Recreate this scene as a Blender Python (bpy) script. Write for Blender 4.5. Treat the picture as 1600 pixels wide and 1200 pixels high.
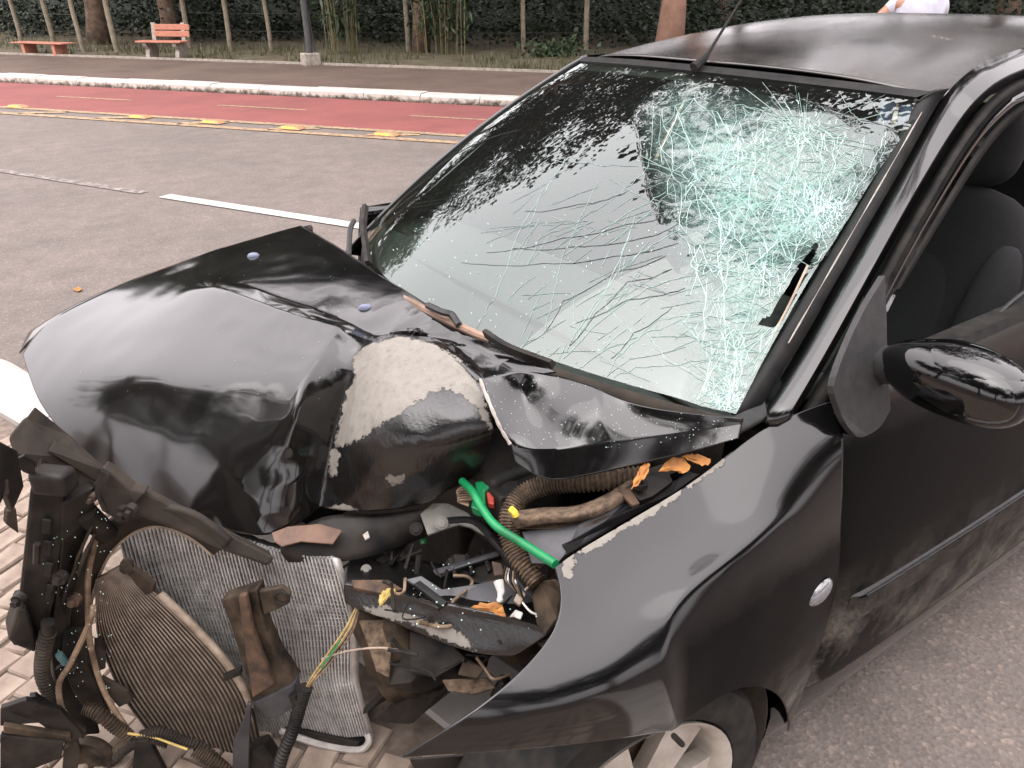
import bpy, bmesh, math, random
from mathutils import Vector, Matrix, noise
from mathutils.bvhtree import BVHTree
rnd = random.Random(7)
for o in list(bpy.data.objects): bpy.data.objects.remove(o)
S = bpy.context.scene
COL = S.collection
# ------------------------------------------------------------------ camera
CAM = Vector((-.5259, -1.3963, 1.5501)); YAW = math.radians(55.004); PIT = math.radians(26.694); ROLL = math.radians(-.159); FPX = 1238.5
FW = Vector((math.cos(YAW)*math.cos(PIT), math.sin(YAW)*math.cos(PIT), -math.sin(PIT)))
_r = FW.cross(Vector((0, 0, 1))).normalized(); _u = _r.cross(FW)
RT = _r*math.cos(ROLL)+_u*math.sin(ROLL); UP = -_r*math.sin(ROLL)+_u*math.cos(ROLL)
cd = bpy.data.cameras.new('camera'); cam = bpy.data.objects.new('camera', cd); COL.objects.link(cam)
cam.matrix_world = Matrix(((RT.x, UP.x, -FW.x, CAM.x), (RT.y, UP.y, -FW.y, CAM.y), (RT.z, UP.z, -FW.z, CAM.z), (0, 0, 0, 1)))
cd.sensor_width = 36; cd.lens = FPX/1600*36; cd.clip_start = .05; cd.clip_end = 2000
S.camera = cam
# ------------------------------------------------------------------ overcast sky and soft sun
SUN_EL, SUN_AZ = math.radians(58), math.radians(200)
w = bpy.data.worlds.new('World'); S.world = w; w.use_nodes = True
nt = w.node_tree; bg = nt.nodes['Background']
sky = nt.nodes.new('ShaderNodeTexSky'); sky.sky_type = 'NISHITA'; sky.sun_disc = False
sky.sun_elevation = SUN_EL; sky.sun_rotation = math.radians(90)-SUN_AZ; sky.air_density = 1.0; sky.dust_density = 6; sky.ozone_density = 1
hs = nt.nodes.new('ShaderNodeHueSaturation'); hs.inputs['Saturation'].default_value = .12
mx = nt.nodes.new('ShaderNodeMix'); mx.data_type = 'RGBA'; mx.inputs[0].default_value = .86
# overcast luminance rises from the horizon to the zenith as (1 + 2 sin h) / 3
tcw = nt.nodes.new('ShaderNodeTexCoord'); sxw = nt.nodes.new('ShaderNodeSeparateXYZ'); nt.links.new(tcw.outputs['Generated'], sxw.inputs[0])
mrw = nt.nodes.new('ShaderNodeMapRange'); nt.links.new(sxw.outputs[2], mrw.inputs[0]); mrw.inputs[1].default_value = 0; mrw.inputs[2].default_value = 1; mrw.inputs[3].default_value = .50; mrw.inputs[4].default_value = 1.50
vmw = nt.nodes.new('ShaderNodeVectorMath'); vmw.operation = 'SCALE'; vmw.inputs[0].default_value = (9.8, 9.15, 9.45); nt.links.new(mrw.outputs[0], vmw.inputs['Scale']); nt.links.new(vmw.outputs[0], mx.inputs[7])
nt.links.new(sky.outputs[0], hs.inputs['Color']); nt.links.new(hs.outputs[0], mx.inputs[6]); nt.links.new(mx.outputs[2], bg.inputs[0])
bg.inputs[1].default_value = .14
sd = bpy.data.lights.new('sun', 'SUN'); sd.energy = .6; sd.angle = math.radians(75); sd.color = (1, .95, .88)
sun = bpy.data.objects.new('sun', sd); COL.objects.link(sun)
sun.rotation_euler = Vector((math.cos(SUN_AZ)*math.cos(SUN_EL), math.sin(SUN_AZ)*math.cos(SUN_EL), math.sin(SUN_EL))).to_track_quat('Z', 'Y').to_euler()
S.view_settings.view_transform = 'Standard'; S.view_settings.look = 'None'; S.view_settings.exposure = 1.6; S.view_settings.gamma = 1
S.render.engine = 'CYCLES'
# ------------------------------------------------------------------ helpers: pixels to points
def ray(px, py): return (FW+RT*((px-800)/FPX)-UP*((py-600)/FPX))
def onz(px, py, z): d = ray(px, py); return CAM+d*((z-CAM.z)/d.z)
def ony(px, py, y): d = ray(px, py); return CAM+d*((y-CAM.y)/d.y)
def onx(px, py, x): d = ray(px, py); return CAM+d*((x-CAM.x)/d.x)
def ond(px, py, dist): d = ray(px, py); return CAM+d*(dist/d.dot(FW))
RN = Vector((-.70, -.72, 0)).normalized()
def onr(px, py, off=0, tilt=0):      # plane of the pushed-in radiator, off metres in front of it
    d = ray(px, py); c = RN.dot(Vector((-.13, -.25, .6)))+off
    return CAM+d*((c-RN.dot(CAM))/RN.dot(d))
def pix(p):
    d = p-CAM; k = d.dot(FW); return 800+FPX*d.dot(RT)/k, 600-FPX*d.dot(UP)/k
def bvh_hit(b, px, py):
    h = b.ray_cast(CAM, ray(px, py).normalized()); return h[0], h[1]
def inpoly(x, y, poly):
    c = False; n = len(poly)
    for i in range(n):
        x1, y1 = poly[i]; x2, y2 = poly[i-1]
        if (y1 > y) != (y2 > y) and x < (x2-x1)*(y-y1)/(y2-y1)+x1: c = not c
    return c
def pdist(x, y, poly):
    best = 1e9; n = len(poly)
    for i in range(n):
        x1, y1 = poly[i-1]; x2, y2 = poly[i]; dx, dy = x2-x1, y2-y1
        t = max(0, min(1, ((x-x1)*dx+(y-y1)*dy)/max(1e-9, dx*dx+dy*dy)))
        best = min(best, math.hypot(x-x1-t*dx, y-y1-t*dy))
    return best if inpoly(x, y, poly) else -best
def catmull(pts, n):
    pts = [Vector(p) for p in pts]; m = len(pts)
    if m == 2: return [pts[0].lerp(pts[1], i/(n-1)) for i in range(n)]
    out = []
    for i in range(n):
        t = i/(n-1)*(m-1); k = min(int(t), m-2); f = t-k
        p1, p2 = pts[k], pts[k+1]; p0 = pts[k-1] if k > 0 else p1*2-p2; p3 = pts[k+2] if k+2 < m else p2*2-p1
        out.append(.5*((2*p1)+(p2-p0)*f+(2*p0-5*p1+4*p2-p3)*f*f+(3*p1-p0-3*p2+p3)*f**3))
    return out
# ------------------------------------------------------------------ materials
def newmat(name):
    m = bpy.data.materials.new(name); m.use_nodes = True; return m, m.node_tree.nodes, m.node_tree.links, m.node_tree.nodes['Principled BSDF']
def noise_node(N, L, scale, detail=4, rough=.6, coord='Object', dist=0):
    tc = N.new('ShaderNodeTexCoord'); n = N.new('ShaderNodeTexNoise'); n.inputs['Scale'].default_value = scale; n.inputs['Detail'].default_value = detail
    n.inputs['Roughness'].default_value = rough; n.inputs['Distortion'].default_value = dist
    L.new(tc.outputs[coord], n.inputs['Vector']); return n
def ramp(N, L, src, stops):
    r = N.new('ShaderNodeValToRGB'); el = r.color_ramp.elements
    while len(el) < len(stops): el.new(.5)
    for e, (p, c) in zip(el, stops): e.position = p; e.color = c if len(c) == 4 else (*c, 1)
    L.new(src, r.inputs[0]); return r
def bump(N, L, src, b, strength=.2, dist=.002):
    n = N.new('ShaderNodeBump'); n.inputs['Strength'].default_value = strength; n.inputs['Distance'].default_value = dist
    L.new(src, n.inputs['Height']); L.new(n.outputs[0], b.inputs['Normal']); return n
def simple(name, c1, c2, rough=.6, scale=20, metal=0, bumpk=.2, bdist=.002, detail=5, lo=.35, hi=.65, spec=.5):
    m, N, L, b = newmat(name)
    n = noise_node(N, L, scale, detail); r = ramp(N, L, n.outputs['Fac'], [(lo, c1), (hi, c2)])
    L.new(r.outputs[0], b.inputs['Base Color']); b.inputs['Roughness'].default_value = rough; b.inputs['Metallic'].default_value = metal
    b.inputs['Specular IOR Level'].default_value = spec
    if bumpk: bump(N, L, n.outputs['Fac'], b, bumpk, bdist)
    return m
def paint(name, base=(.0014, .0016, .0019), rough=.09, dust=.25, zdust=None, mask=None, fine=.05, coat=.85, film=.008, road=None, spec=.15):
    """black clear-coated car paint with settled dust; zdust=(z0,z1) adds road dirt towards the sill; mask names an attribute of bare filler"""
    m, N, L, b = newmat(name)
    n1 = noise_node(N, L, 3.2, 6, .65); n2 = noise_node(N, L, 260, 2, .5); n3 = noise_node(N, L, 900, 1)
    r1 = ramp(N, L, n1.outputs['Fac'], [(.35, (0, 0, 0)), (.75, (1, 1, 1))])
    r2 = ramp(N, L, n2.outputs['Fac'], [(.45, (0, 0, 0)), (.8, (1, 1, 1))])
    mu = N.new('ShaderNodeMath'); mu.operation = 'MULTIPLY_ADD'; L.new(r1.outputs[0], mu.inputs[0]); mu.inputs[1].default_value = dust*.06; mu.inputs[2].default_value = dust*film
    mu2 = N.new('ShaderNodeMath'); mu2.operation = 'MULTIPLY_ADD'; L.new(r2.outputs[0], mu2.inputs[0]); mu2.inputs[1].default_value = dust*fine; L.new(mu.outputs[0], mu2.inputs[2])
    # grit specks
    sp = ramp(N, L, n3.outputs['Fac'], [(.74, (0, 0, 0)), (.78, (1, 1, 1))])
    mu3 = N.new('ShaderNodeMath'); mu3.operation = 'MULTIPLY_ADD'; L.new(sp.outputs[0], mu3.inputs[0]); mu3.inputs[1].default_value = dust*.35; L.new(mu2.outputs[0], mu3.inputs[2])
    fac = mu3
    if zdust:
        tc = N.new('ShaderNodeTexCoord'); sx = N.new('ShaderNodeSeparateXYZ'); L.new(tc.outputs['Object'], sx.inputs[0])
        mr = N.new('ShaderNodeMapRange'); L.new(sx.outputs[2], mr.inputs[0]); mr.inputs[1].default_value = zdust[1]; mr.inputs[2].default_value = zdust[0]
        n4 = noise_node(N, L, 7, 6, .7); n5 = noise_node(N, L, 120, 3)
        n4r = ramp(N, L, n4.outputs['Fac'], [(.40, (0, 0, 0)), (.72, (1, 1, 1))])
        m4 = N.new('ShaderNodeMath'); m4.operation = 'MULTIPLY'; L.new(mr.outputs[0], m4.inputs[0]); L.new(n4r.outputs[0], m4.inputs[1])
        m5 = N.new('ShaderNodeMath'); m5.operation = 'MULTIPLY'; L.new(m4.outputs[0], m5.inputs[0]); L.new(n5.outputs['Fac'], m5.inputs[1])
        m6 = N.new('ShaderNodeMath'); m6.operation = 'MULTIPLY_ADD'; L.new(m5.outputs[0], m6.inputs[0]); m6.inputs[1].default_value = 2.0; L.new(fac.outputs[0], m6.inputs[2]); fac = m6
    mc = N.new('ShaderNodeMix'); mc.data_type = 'RGBA'; mc.clamp_factor = True; L.new(fac.outputs[0], mc.inputs[0]); mc.inputs[6].default_value = (*base, 1); mc.inputs[7].default_value = (.27, .235, .20, 1)
    ra = N.new('ShaderNodeMath'); ra.operation = 'MULTIPLY_ADD'; ra.use_clamp = True; L.new(fac.outputs[0], ra.inputs[0]); ra.inputs[1].default_value = .9; ra.inputs[2].default_value = rough
    colour, roughness = mc.outputs[2], ra.outputs[0]
    if mask:
        at = N.new('ShaderNodeAttribute'); at.attribute_name = mask          # signed distance to the scraped patch, in cm
        n6 = noise_node(N, L, 60, 6, .75); n7 = noise_node(N, L, 7, 3)
        a1 = N.new('ShaderNodeMath'); a1.operation = 'MULTIPLY_ADD'; L.new(n6.outputs['Fac'], a1.inputs[0]); a1.inputs[1].default_value = 3.6; a1.inputs[2].default_value = -1.8
        a2 = N.new('ShaderNodeMath'); a2.operation = 'ADD'; L.new(at.outputs['Fac'], a2.inputs[0]); L.new(a1.outputs[0], a2.inputs[1])
        st = N.new('ShaderNodeMapRange'); L.new(a2.outputs[0], st.inputs[0]); st.inputs[1].default_value = -.06; st.inputs[2].default_value = .06
        n8 = noise_node(N, L, 60, 6, .7); fr = ramp(N, L, n8.outputs['Fac'], [(.3, (.155, .14, .12)), (.45, (.205, .19, .167)), (.75, (.24, .226, .203))])
        mm = N.new('ShaderNodeMix'); mm.data_type = 'RGBA'; L.new(st.outputs[0], mm.inputs[0]); L.new(colour, mm.inputs[6]); L.new(fr.outputs[0], mm.inputs[7])
        rm = N.new('ShaderNodeMix'); L.new(st.outputs[0], rm.inputs[0]); L.new(roughness, rm.inputs[2]); rm.inputs[3].default_value = .75
        cm = N.new('ShaderNodeMath'); cm.operation = 'MULTIPLY_ADD'; L.new(st.outputs[0], cm.inputs[0]); cm.inputs[1].default_value = -.85; cm.inputs[2].default_value = .85
        colour, roughness = mm.outputs[2], rm.outputs[0]; L.new(cm.outputs[0], b.inputs['Coat Weight'])
        # scraped paint around it is rougher
        at2 = N.new('ShaderNodeAttribute'); at2.attribute_name = 'scrape'
        wv = noise_node(N, L, 1, 4, .7); mpw = N.new('ShaderNodeMapping'); mpw.inputs['Scale'].default_value = (170, 170, 22); mpw.inputs['Rotation'].default_value = (.3, .2, 0); L.new(wv.inputs['Vector'].links[0].from_socket, mpw.inputs[0]); L.new(mpw.outputs[0], wv.inputs['Vector']); bp = N.new('ShaderNodeBump'); bp.inputs['Distance'].default_value = .0022
        bq = N.new('ShaderNodeBump'); bq.invert = True; bq.inputs['Distance'].default_value = .0012; bq.inputs['Strength'].default_value = .8; L.new(st.outputs[0], bq.inputs['Height']); L.new(bq.outputs[0], bp.inputs['Normal'])
        L.new(wv.outputs['Fac'], bp.inputs['Height']); L.new(at2.outputs['Fac'], bp.inputs['Strength']); L.new(bp.outputs[0], b.inputs['Normal']); L.new(bp.outputs[0], b.inputs['Coat Normal'])
    else: b.inputs['Coat Weight'].default_value = coat
    if road:      # dark side reflections put into the coat: weaker behind the wheel, below the shoulder
        tc = N.new('ShaderNodeTexCoord'); sx = N.new('ShaderNodeSeparateXYZ'); L.new(tc.outputs['Object'], sx.inputs[0]); nn = noise_node(N, L, 11, 4)
        ad = N.new('ShaderNodeMath'); ad.operation = 'MULTIPLY_ADD'; L.new(nn.outputs['Fac'], ad.inputs[0]); ad.inputs[1].default_value = .05; L.new(sx.outputs[2], ad.inputs[2])
        a = N.new('ShaderNodeMapRange'); L.new(ad.outputs[0], a.inputs[0]); a.inputs[1].default_value = road[1]; a.inputs[2].default_value = road[1]-.06
        c = N.new('ShaderNodeMapRange'); L.new(sx.outputs[0], c.inputs[0]); c.inputs[1].default_value = road[0]; c.inputs[2].default_value = road[0]+.03
        e = N.new('ShaderNodeMath'); e.operation = 'MULTIPLY'; L.new(a.outputs[0], e.inputs[0]); L.new(c.outputs[0], e.inputs[1])
        g = N.new('ShaderNodeMath'); g.operation = 'MULTIPLY_ADD'; L.new(e.outputs[0], g.inputs[0]); g.inputs[1].default_value = -.80; g.inputs[2].default_value = 1.0
        cw = b.inputs['Coat Weight']; h = N.new('ShaderNodeMath'); h.operation = 'MULTIPLY'; L.new(g.outputs[0], h.inputs[0])
        if cw.is_linked: L.new(cw.links[0].from_socket, h.inputs[1])
        else: h.inputs[1].default_value = cw.default_value
        L.new(h.outputs[0], cw)
        rg = N.new('ShaderNodeMath'); rg.operation = 'MULTIPLY_ADD'; L.new(e.outputs[0], rg.inputs[0]); rg.inputs[1].default_value = .22; L.new(roughness, rg.inputs[2]); roughness = rg.outputs[0]
    L.new(colour, b.inputs['Base Color']); L.new(roughness, b.inputs['Roughness'])
    b.inputs['Coat Roughness'].default_value = .045; b.inputs['Coat IOR'].default_value = 1.6; b.inputs['Specular IOR Level'].default_value = spec
    L.new(roughness, b.inputs['Coat Roughness'])
    return m
M = {}
M['paint'] = paint('black_paint', dust=.28); M['paint_scratched'] = paint('black_paint_scratched', dust=.4, mask='filler')
M['paint_hood'] = paint('black_paint_scraped', dust=.38, mask='filler')
M['paint_roof'] = paint('black_paint_dusty', dust=2.4, rough=.13, fine=.02, film=.014)
M['paint_side'] = paint('black_paint_road_dirt', dust=.16, zdust=(.18, .62), coat=.7, road=(-9, .93), spec=.02); M['paint_wing'] = paint('black_paint_chipped', dust=.22, zdust=(.16, .52), mask='filler', road=(.15-.9, .765), spec=.02)
M['paint_clean'] = paint('black_paint_clean', dust=.10, rough=.05)
M['plastic'] = simple('black_plastic', (.005, .005, .0055), (.028, .024, .020), .5, 14, bumpk=.25, spec=.22)
M['plastic_dusty'] = simple('dusty_plastic', (.010, .009, .008), (.068, .053, .040), .75, 9, bumpk=.35, lo=.3, hi=.8, spec=.22)
M['plastic_grey'] = simple('grey_plastic', (.016, .0155, .016), (.028, .027, .027), .6, 60, bumpk=.1)
M['trim'] = simple('satin_black_trim', (.007, .007, .0075), (.018, .017, .016), .55, 30, bumpk=.1, spec=.22)
M['rubber'] = simple('rubber', (.007, .007, .007), (.024, .021, .018), .75, 25, bumpk=.3, spec=.22)
M['dark'] = simple('oily_dark_metal', (.006, .006, .006), (.03, .024, .019), .6, 18, bumpk=.5, bdist=.006, spec=.22)
M['greasy'] = simple('greasy_brown_metal', (.010, .008, .006), (.085, .060, .040), .65, 16, bumpk=.5, bdist=.004, spec=.22)
M['rust'] = simple('rusty_steel', (.030, .019, .013), (.11, .062, .036), .8, 30, bumpk=.5)
M['felt'] = simple('brown_felt', (.05, .034, .022), (.16, .11, .07), .95, 70, bumpk=.9, bdist=.006)
M['bare'] = simple('bare_steel', (.25, .25, .25), (.55, .54, .52), .35, 40, 1, .3)
M['greypanel'] = simple('grey_inner_panel', (.022, .023, .027), (.055, .055, .06), .4, 12, bumpk=.15)
M['galv'] = simple('grey_green_plate', (.10, .10, .085), (.22, .21, .18), .5, 14, bumpk=.3)
M['alu'] = simple('aluminium_fins', (.36, .345, .33), (.60, .58, .56), .45, 35, .3, .2)
M['alu_core'] = simple('radiator_core', (.03, .029, .027), (.12, .115, .11), .55, 400, .3, .8, .003)
M['alu_plate'] = simple('aluminium_plate', (.34, .31, .29), (.55, .52, .49), .45, 20, .35, .3)
M['cond'] = simple('condenser_core', (.018, .012, .008), (.055, .037, .025), .8, 300, 0, .8, .003)
M['cond_tube'] = simple('condenser_tube', (.13, .10, .075), (.27, .215, .17), .55, 30, .2, .2)
M['tan'] = simple('tan_edge', (.22, .165, .12), (.40, .32, .25), .7, 30, bumpk=.3)
M['green'] = simple('green_hose', (.003, .12, .04), (.010, .24, .08), .35, 12, bumpk=.1)
M['red'] = simple('red_plastic', (.30, .02, .015), (.42, .05, .03), .5, 20, bumpk=.1)
M['white_plastic'] = simple('white_connector', (.42, .40, .36), (.62, .60, .55), .5, 30, bumpk=.1)
M['yellow'] = simple('yellow_tape', (.55, .38, .03), (.75, .55, .06), .6, 30, bumpk=.1)
M['wire'] = simple('dusty_wire', (.10, .065, .04), (.27, .19, .125), .8, 40, bumpk=.3)
M['wire_y'] = simple('yellow_wire', (.35, .25, .07), (.5, .38, .12), .7, 40, bumpk=.1)
M['leaf_o'] = simple('dry_orange_leaf', (.24, .085, .018), (.42, .19, .045), .7, 40, bumpk=.5)
M['leaf_y'] = simple('dry_yellow_leaf', (.28, .20, .05), (.42, .32, .10), .7, 40, bumpk=.5)
M['dash'] = simple('grey_dashboard', (.018, .019, .019), (.030, .031, .030), .8, 60, bumpk=.1)
M['seat'] = simple('black_seat_fabric', (.004, .004, .0045), (.008, .008, .0085), .95, 200, bumpk=.3)
M['seat2'] = simple('charcoal_seat_fabric', (.007, .007, .008), (.012, .012, .013), .95, 200, bumpk=.3)
M['lining'] = simple('cabin_lining', (.010, .010, .010), (.018, .018, .018), .9, 60, bumpk=.1)
M['nozzle'] = simple('blue_grey_plastic', (.12, .135, .20), (.16, .18, .25), .5, 40, bumpk=.05)
M['rim'] = simple('dirty_silver_rim', (.30, .26, .22), (.52, .48, .43), .4, 9, .35, .15)
M['edge_white'] = simple('chipped_filler_edge', (.26, .23, .20), (.40, .37, .33), .8, 60, bumpk=.3)
def glass_mat(name, tint, crazed=False):
    m, N, L, b = newmat(name); N.remove(b); out = N['Material Output']
    lw = N.new('ShaderNodeLayerWeight'); lw.inputs['Blend'].default_value = .5
    p = N.new('ShaderNodeMath'); p.operation = 'POWER'; L.new(lw.outputs['Facing'], p.inputs[0]); p.inputs[1].default_value = 4.0
    q = N.new('ShaderNodeMath'); q.operation = 'MULTIPLY_ADD'; q.use_clamp = True; L.new(p.outputs[0], q.inputs[0]); q.inputs[1].default_value = .78; q.inputs[2].default_value = .10
    tr = N.new('ShaderNodeBsdfTransparent'); tr.inputs[0].default_value = (*tint, 1)
    gl = N.new('ShaderNodeBsdfGlossy'); gl.inputs['Roughness'].default_value = .015; gl.inputs['Color'].default_value = (.92, 1, .975, 1)
    ms = N.new('ShaderNodeMixShader'); L.new(q.outputs[0], ms.inputs[0]); L.new(tr.outputs[0], ms.inputs[1]); L.new(gl.outputs[0], ms.inputs[2])
    last = ms
    # a film of dust and glass specks
    n = noise_node(N, L, 420, 2); r = ramp(N, L, n.outputs['Fac'], [(.77, (.010, .010, .010)), (.80, (.5, .5, .5))])
    df = N.new('ShaderNodeBsdfDiffuse'); df.inputs[0].default_value = (.42, .42, .40, 1)
    m2 = N.new('ShaderNodeMixShader'); L.new(r.outputs[0], m2.inputs[0]); L.new(last.outputs[0], m2.inputs[1]); L.new(df.outputs[0], m2.inputs[2]); last = m2
    if crazed:
        at = N.new('ShaderNodeAttribute'); at.attribute_name = 'crazed'
        tc = N.new('ShaderNodeTexCoord'); nz = noise_node(N, L, 9, 3)
        mixv = N.new('ShaderNodeMix'); mixv.data_type = 'VECTOR'; mixv.inputs[0].default_value = .06; L.new(tc.outputs['Object'], mixv.inputs[4]); L.new(nz.outputs['Color'], mixv.inputs[5])
        tot = None
        for sc, th in ((44, .06), (110, .09), (21, .03)):
            v = N.new('ShaderNodeTexVoronoi'); v.feature = 'DISTANCE_TO_EDGE'; v.inputs['Scale'].default_value = sc; L.new(mixv.outputs[1], v.inputs['Vector'])
            rr = N.new('ShaderNodeMapRange'); L.new(v.outputs['Distance'], rr.inputs[0]); rr.inputs[1].default_value = th; rr.inputs[2].default_value = th*.25; rr.inputs[3].default_value = 0; rr.inputs[4].default_value = 1
            if tot is None: tot = rr.outputs[0]
            else:
                mxm = N.new('ShaderNodeMath'); mxm.operation = 'MAXIMUM'; L.new(tot, mxm.inputs[0]); L.new(rr.outputs[0], mxm.inputs[1]); tot = mxm.outputs[0]
        k = N.new('ShaderNodeMath'); k.operation = 'MULTIPLY_ADD'; L.new(tot, k.inputs[0]); k.inputs[1].default_value = .48; k.inputs[2].default_value = .26
        k2 = N.new('ShaderNodeMath'); k2.operation = 'MULTIPLY'; k2.use_clamp = True; L.new(k.outputs[0], k2.inputs[0]); L.new(at.outputs['Fac'], k2.inputs[1])
        d2 = N.new('ShaderNodeBsdfDiffuse'); d2.inputs[0].default_value = (.21, .35, .31, 1)
        t2 = N.new('ShaderNodeBsdfTranslucent'); t2.inputs[0].default_value = (.17, .37, .31, 1)
        a = N.new('ShaderNodeAddShader'); L.new(d2.outputs[0], a.inputs[0]); L.new(t2.outputs[0], a.inputs[1])
        m3 = N.new('ShaderNodeMixShader'); L.new(k2.outputs[0], m3.inputs[0]); L.new(last.outputs[0], m3.inputs[1]); L.new(a.outputs[0], m3.inputs[2]); last = m3
    L.new(last.outputs[0], out.inputs[0]); return m
M['glass'] = glass_mat('cracked_windscreen_glass', (.66, .80, .72), True)
M['glass_plain'] = glass_mat('window_glass', (.72, .84, .78)); M['glass_dark'] = glass_mat('tinted_window_glass', (.08, .10, .09))
m, N, L, b = newmat('glass_fracture'); b.inputs['Base Color'].default_value = (.40, .56, .51, 1); b.inputs['Roughness'].default_value = .3; M['crack'] = m
m, N, L, b = newmat('dark_fracture'); b.inputs['Base Color'].default_value = (.06, .07, .07, 1); b.inputs['Roughness'].default_value = .3; M['crack_dark'] = m
# ------------------------------------------------------------------ object helpers
def tag(o, label=None, cat=None, group=None, kind=None):
    if label: o['label'] = label
    if cat: o['category'] = cat
    if group: o['group'] = group
    if kind: o['kind'] = kind
    return o
def empty(name, loc=(0, 0, 0)):
    o = bpy.data.objects.new(name, None); o.location = loc; COL.objects.link(o); return o
def mk(name, verts, faces, mat, parent=None, smooth=True, angle=40):
    me = bpy.data.meshes.new(name)
    par_loc = Vector((0, 0, 0))
    if parent is not None:
        q = parent
        while q is not None: par_loc += q.location; q = q.parent
    me.from_pydata([Vector(v)-par_loc for v in verts], [], faces); me.update()
    o = bpy.data.objects.new(name, me); COL.objects.link(o)
    me.materials.append(M[mat] if isinstance(mat, str) else mat)
    if smooth:
        for p in me.polygons: p.use_smooth = True
        me.set_sharp_from_angle(angle=math.radians(angle))
    if parent is not None: o.parent = parent
    return o
class MB:
    def __init__(s): s.v = []; s.f = []
    def add(s, v, f): k = len(s.v); s.v += [Vector(p) for p in v]; s.f += [[i+k for i in q] for q in f]; return s
    def box(s, c, d, rot=None):
        vs = [Vector((sx*d[0]/2, sy*d[1]/2, sz*d[2]/2)) for sx in (-1, 1) for sy in (-1, 1) for sz in (-1, 1)]
        if rot is not None: vs = [rot@p for p in vs]
        return s.add([p+Vector(c) for p in vs], [(0, 1, 3, 2), (4, 6, 7, 5), (0, 4, 5, 1), (2, 3, 7, 6), (0, 2, 6, 4), (1, 5, 7, 3)])
    def tube(s, pts, r, n=8, cap=True, rf=None):
        pts = [Vector(p) for p in pts]; rings = []; up = None
        for i, p in enumerate(pts):
            t = (pts[min(i+1, len(pts)-1)]-pts[max(i-1, 0)]).normalized()
            if up is None: up = t.orthogonal().normalized()
            up = (up-t*up.dot(t)).normalized(); b = t.cross(up); rr = rf(i/(len(pts)-1)) if rf else r
            rings.append([p+up*math.cos(a*2*math.pi/n)*rr+b*math.sin(a*2*math.pi/n)*rr for a in range(n)])
        v = [q for rg in rings for q in rg]; f = [(i*n+a, i*n+(a+1) % n, (i+1)*n+(a+1) % n, (i+1)*n+a) for i in range(len(pts)-1) for a in range(n)]
        if cap: f += [tuple(range(n))[::-1], tuple((len(pts)-1)*n+a for a in range(n))]
        return s.add(v, f)
    def build(s, name, mat, parent=None, smooth=True, angle=40): return mk(name, s.v, s.f, mat, parent, smooth, angle)
def tube(name, pts, r, mat, parent=None, n=8, samples=24, rf=None):
    return MB().tube(catmull(pts, samples), r, n, True, rf).build(name, mat, parent)
def hose(name, pts, r, mat, parent=None, ribs=28, depth=.16):
    k = ribs*4+1
    return MB().tube(catmull(pts, k), r, 10, True, lambda t: r*(1+depth*(1 if int(t*(k-1)+.5) % 4 < 2 else -1))).build(name, mat, parent, True, 30)
def mod(o, kind, **k):
    m = o.modifiers.new(kind.lower(), kind)
    for a, v in k.items(): setattr(m, a, v)
    return m
def plate(name, pts, mat, parent=None, thick=.004, bev=.0015, back=None):
    """a polygonal sheet through 3D points, given real thickness away from the viewer"""
    pts = [Vector(p) for p in pts]; c = sum(pts, Vector())/len(pts)
    nrm = Vector()
    for i in range(len(pts)): nrm += (pts[i-1]-c).cross(pts[i]-c)
    nrm.normalize()
    if nrm.dot(CAM-c) < 0: nrm = -nrm
    bd = (back if back is not None else -nrm)*thick; n = len(pts)
    v = pts+[p+bd for p in pts]; f = [tuple(range(n)), tuple(range(2*n-1, n-1, -1))]+[(i, n+i, n+(i+1) % n, (i+1) % n) for i in range(n)]
    o = mk(name, v, f, mat, parent, False)
    bm = bmesh.new(); bm.from_mesh(o.data); bmesh.ops.recalc_face_normals(bm, faces=bm.faces)
    bmesh.ops.triangulate(bm, faces=[q for q in bm.faces if len(q.verts) > 4]); bm.to_mesh(o.data); bm.free()
    if bev: mod(o, 'BEVEL', width=bev, segments=2, limit_method='ANGLE', angle_limit=math.radians(50))
    return o
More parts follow.
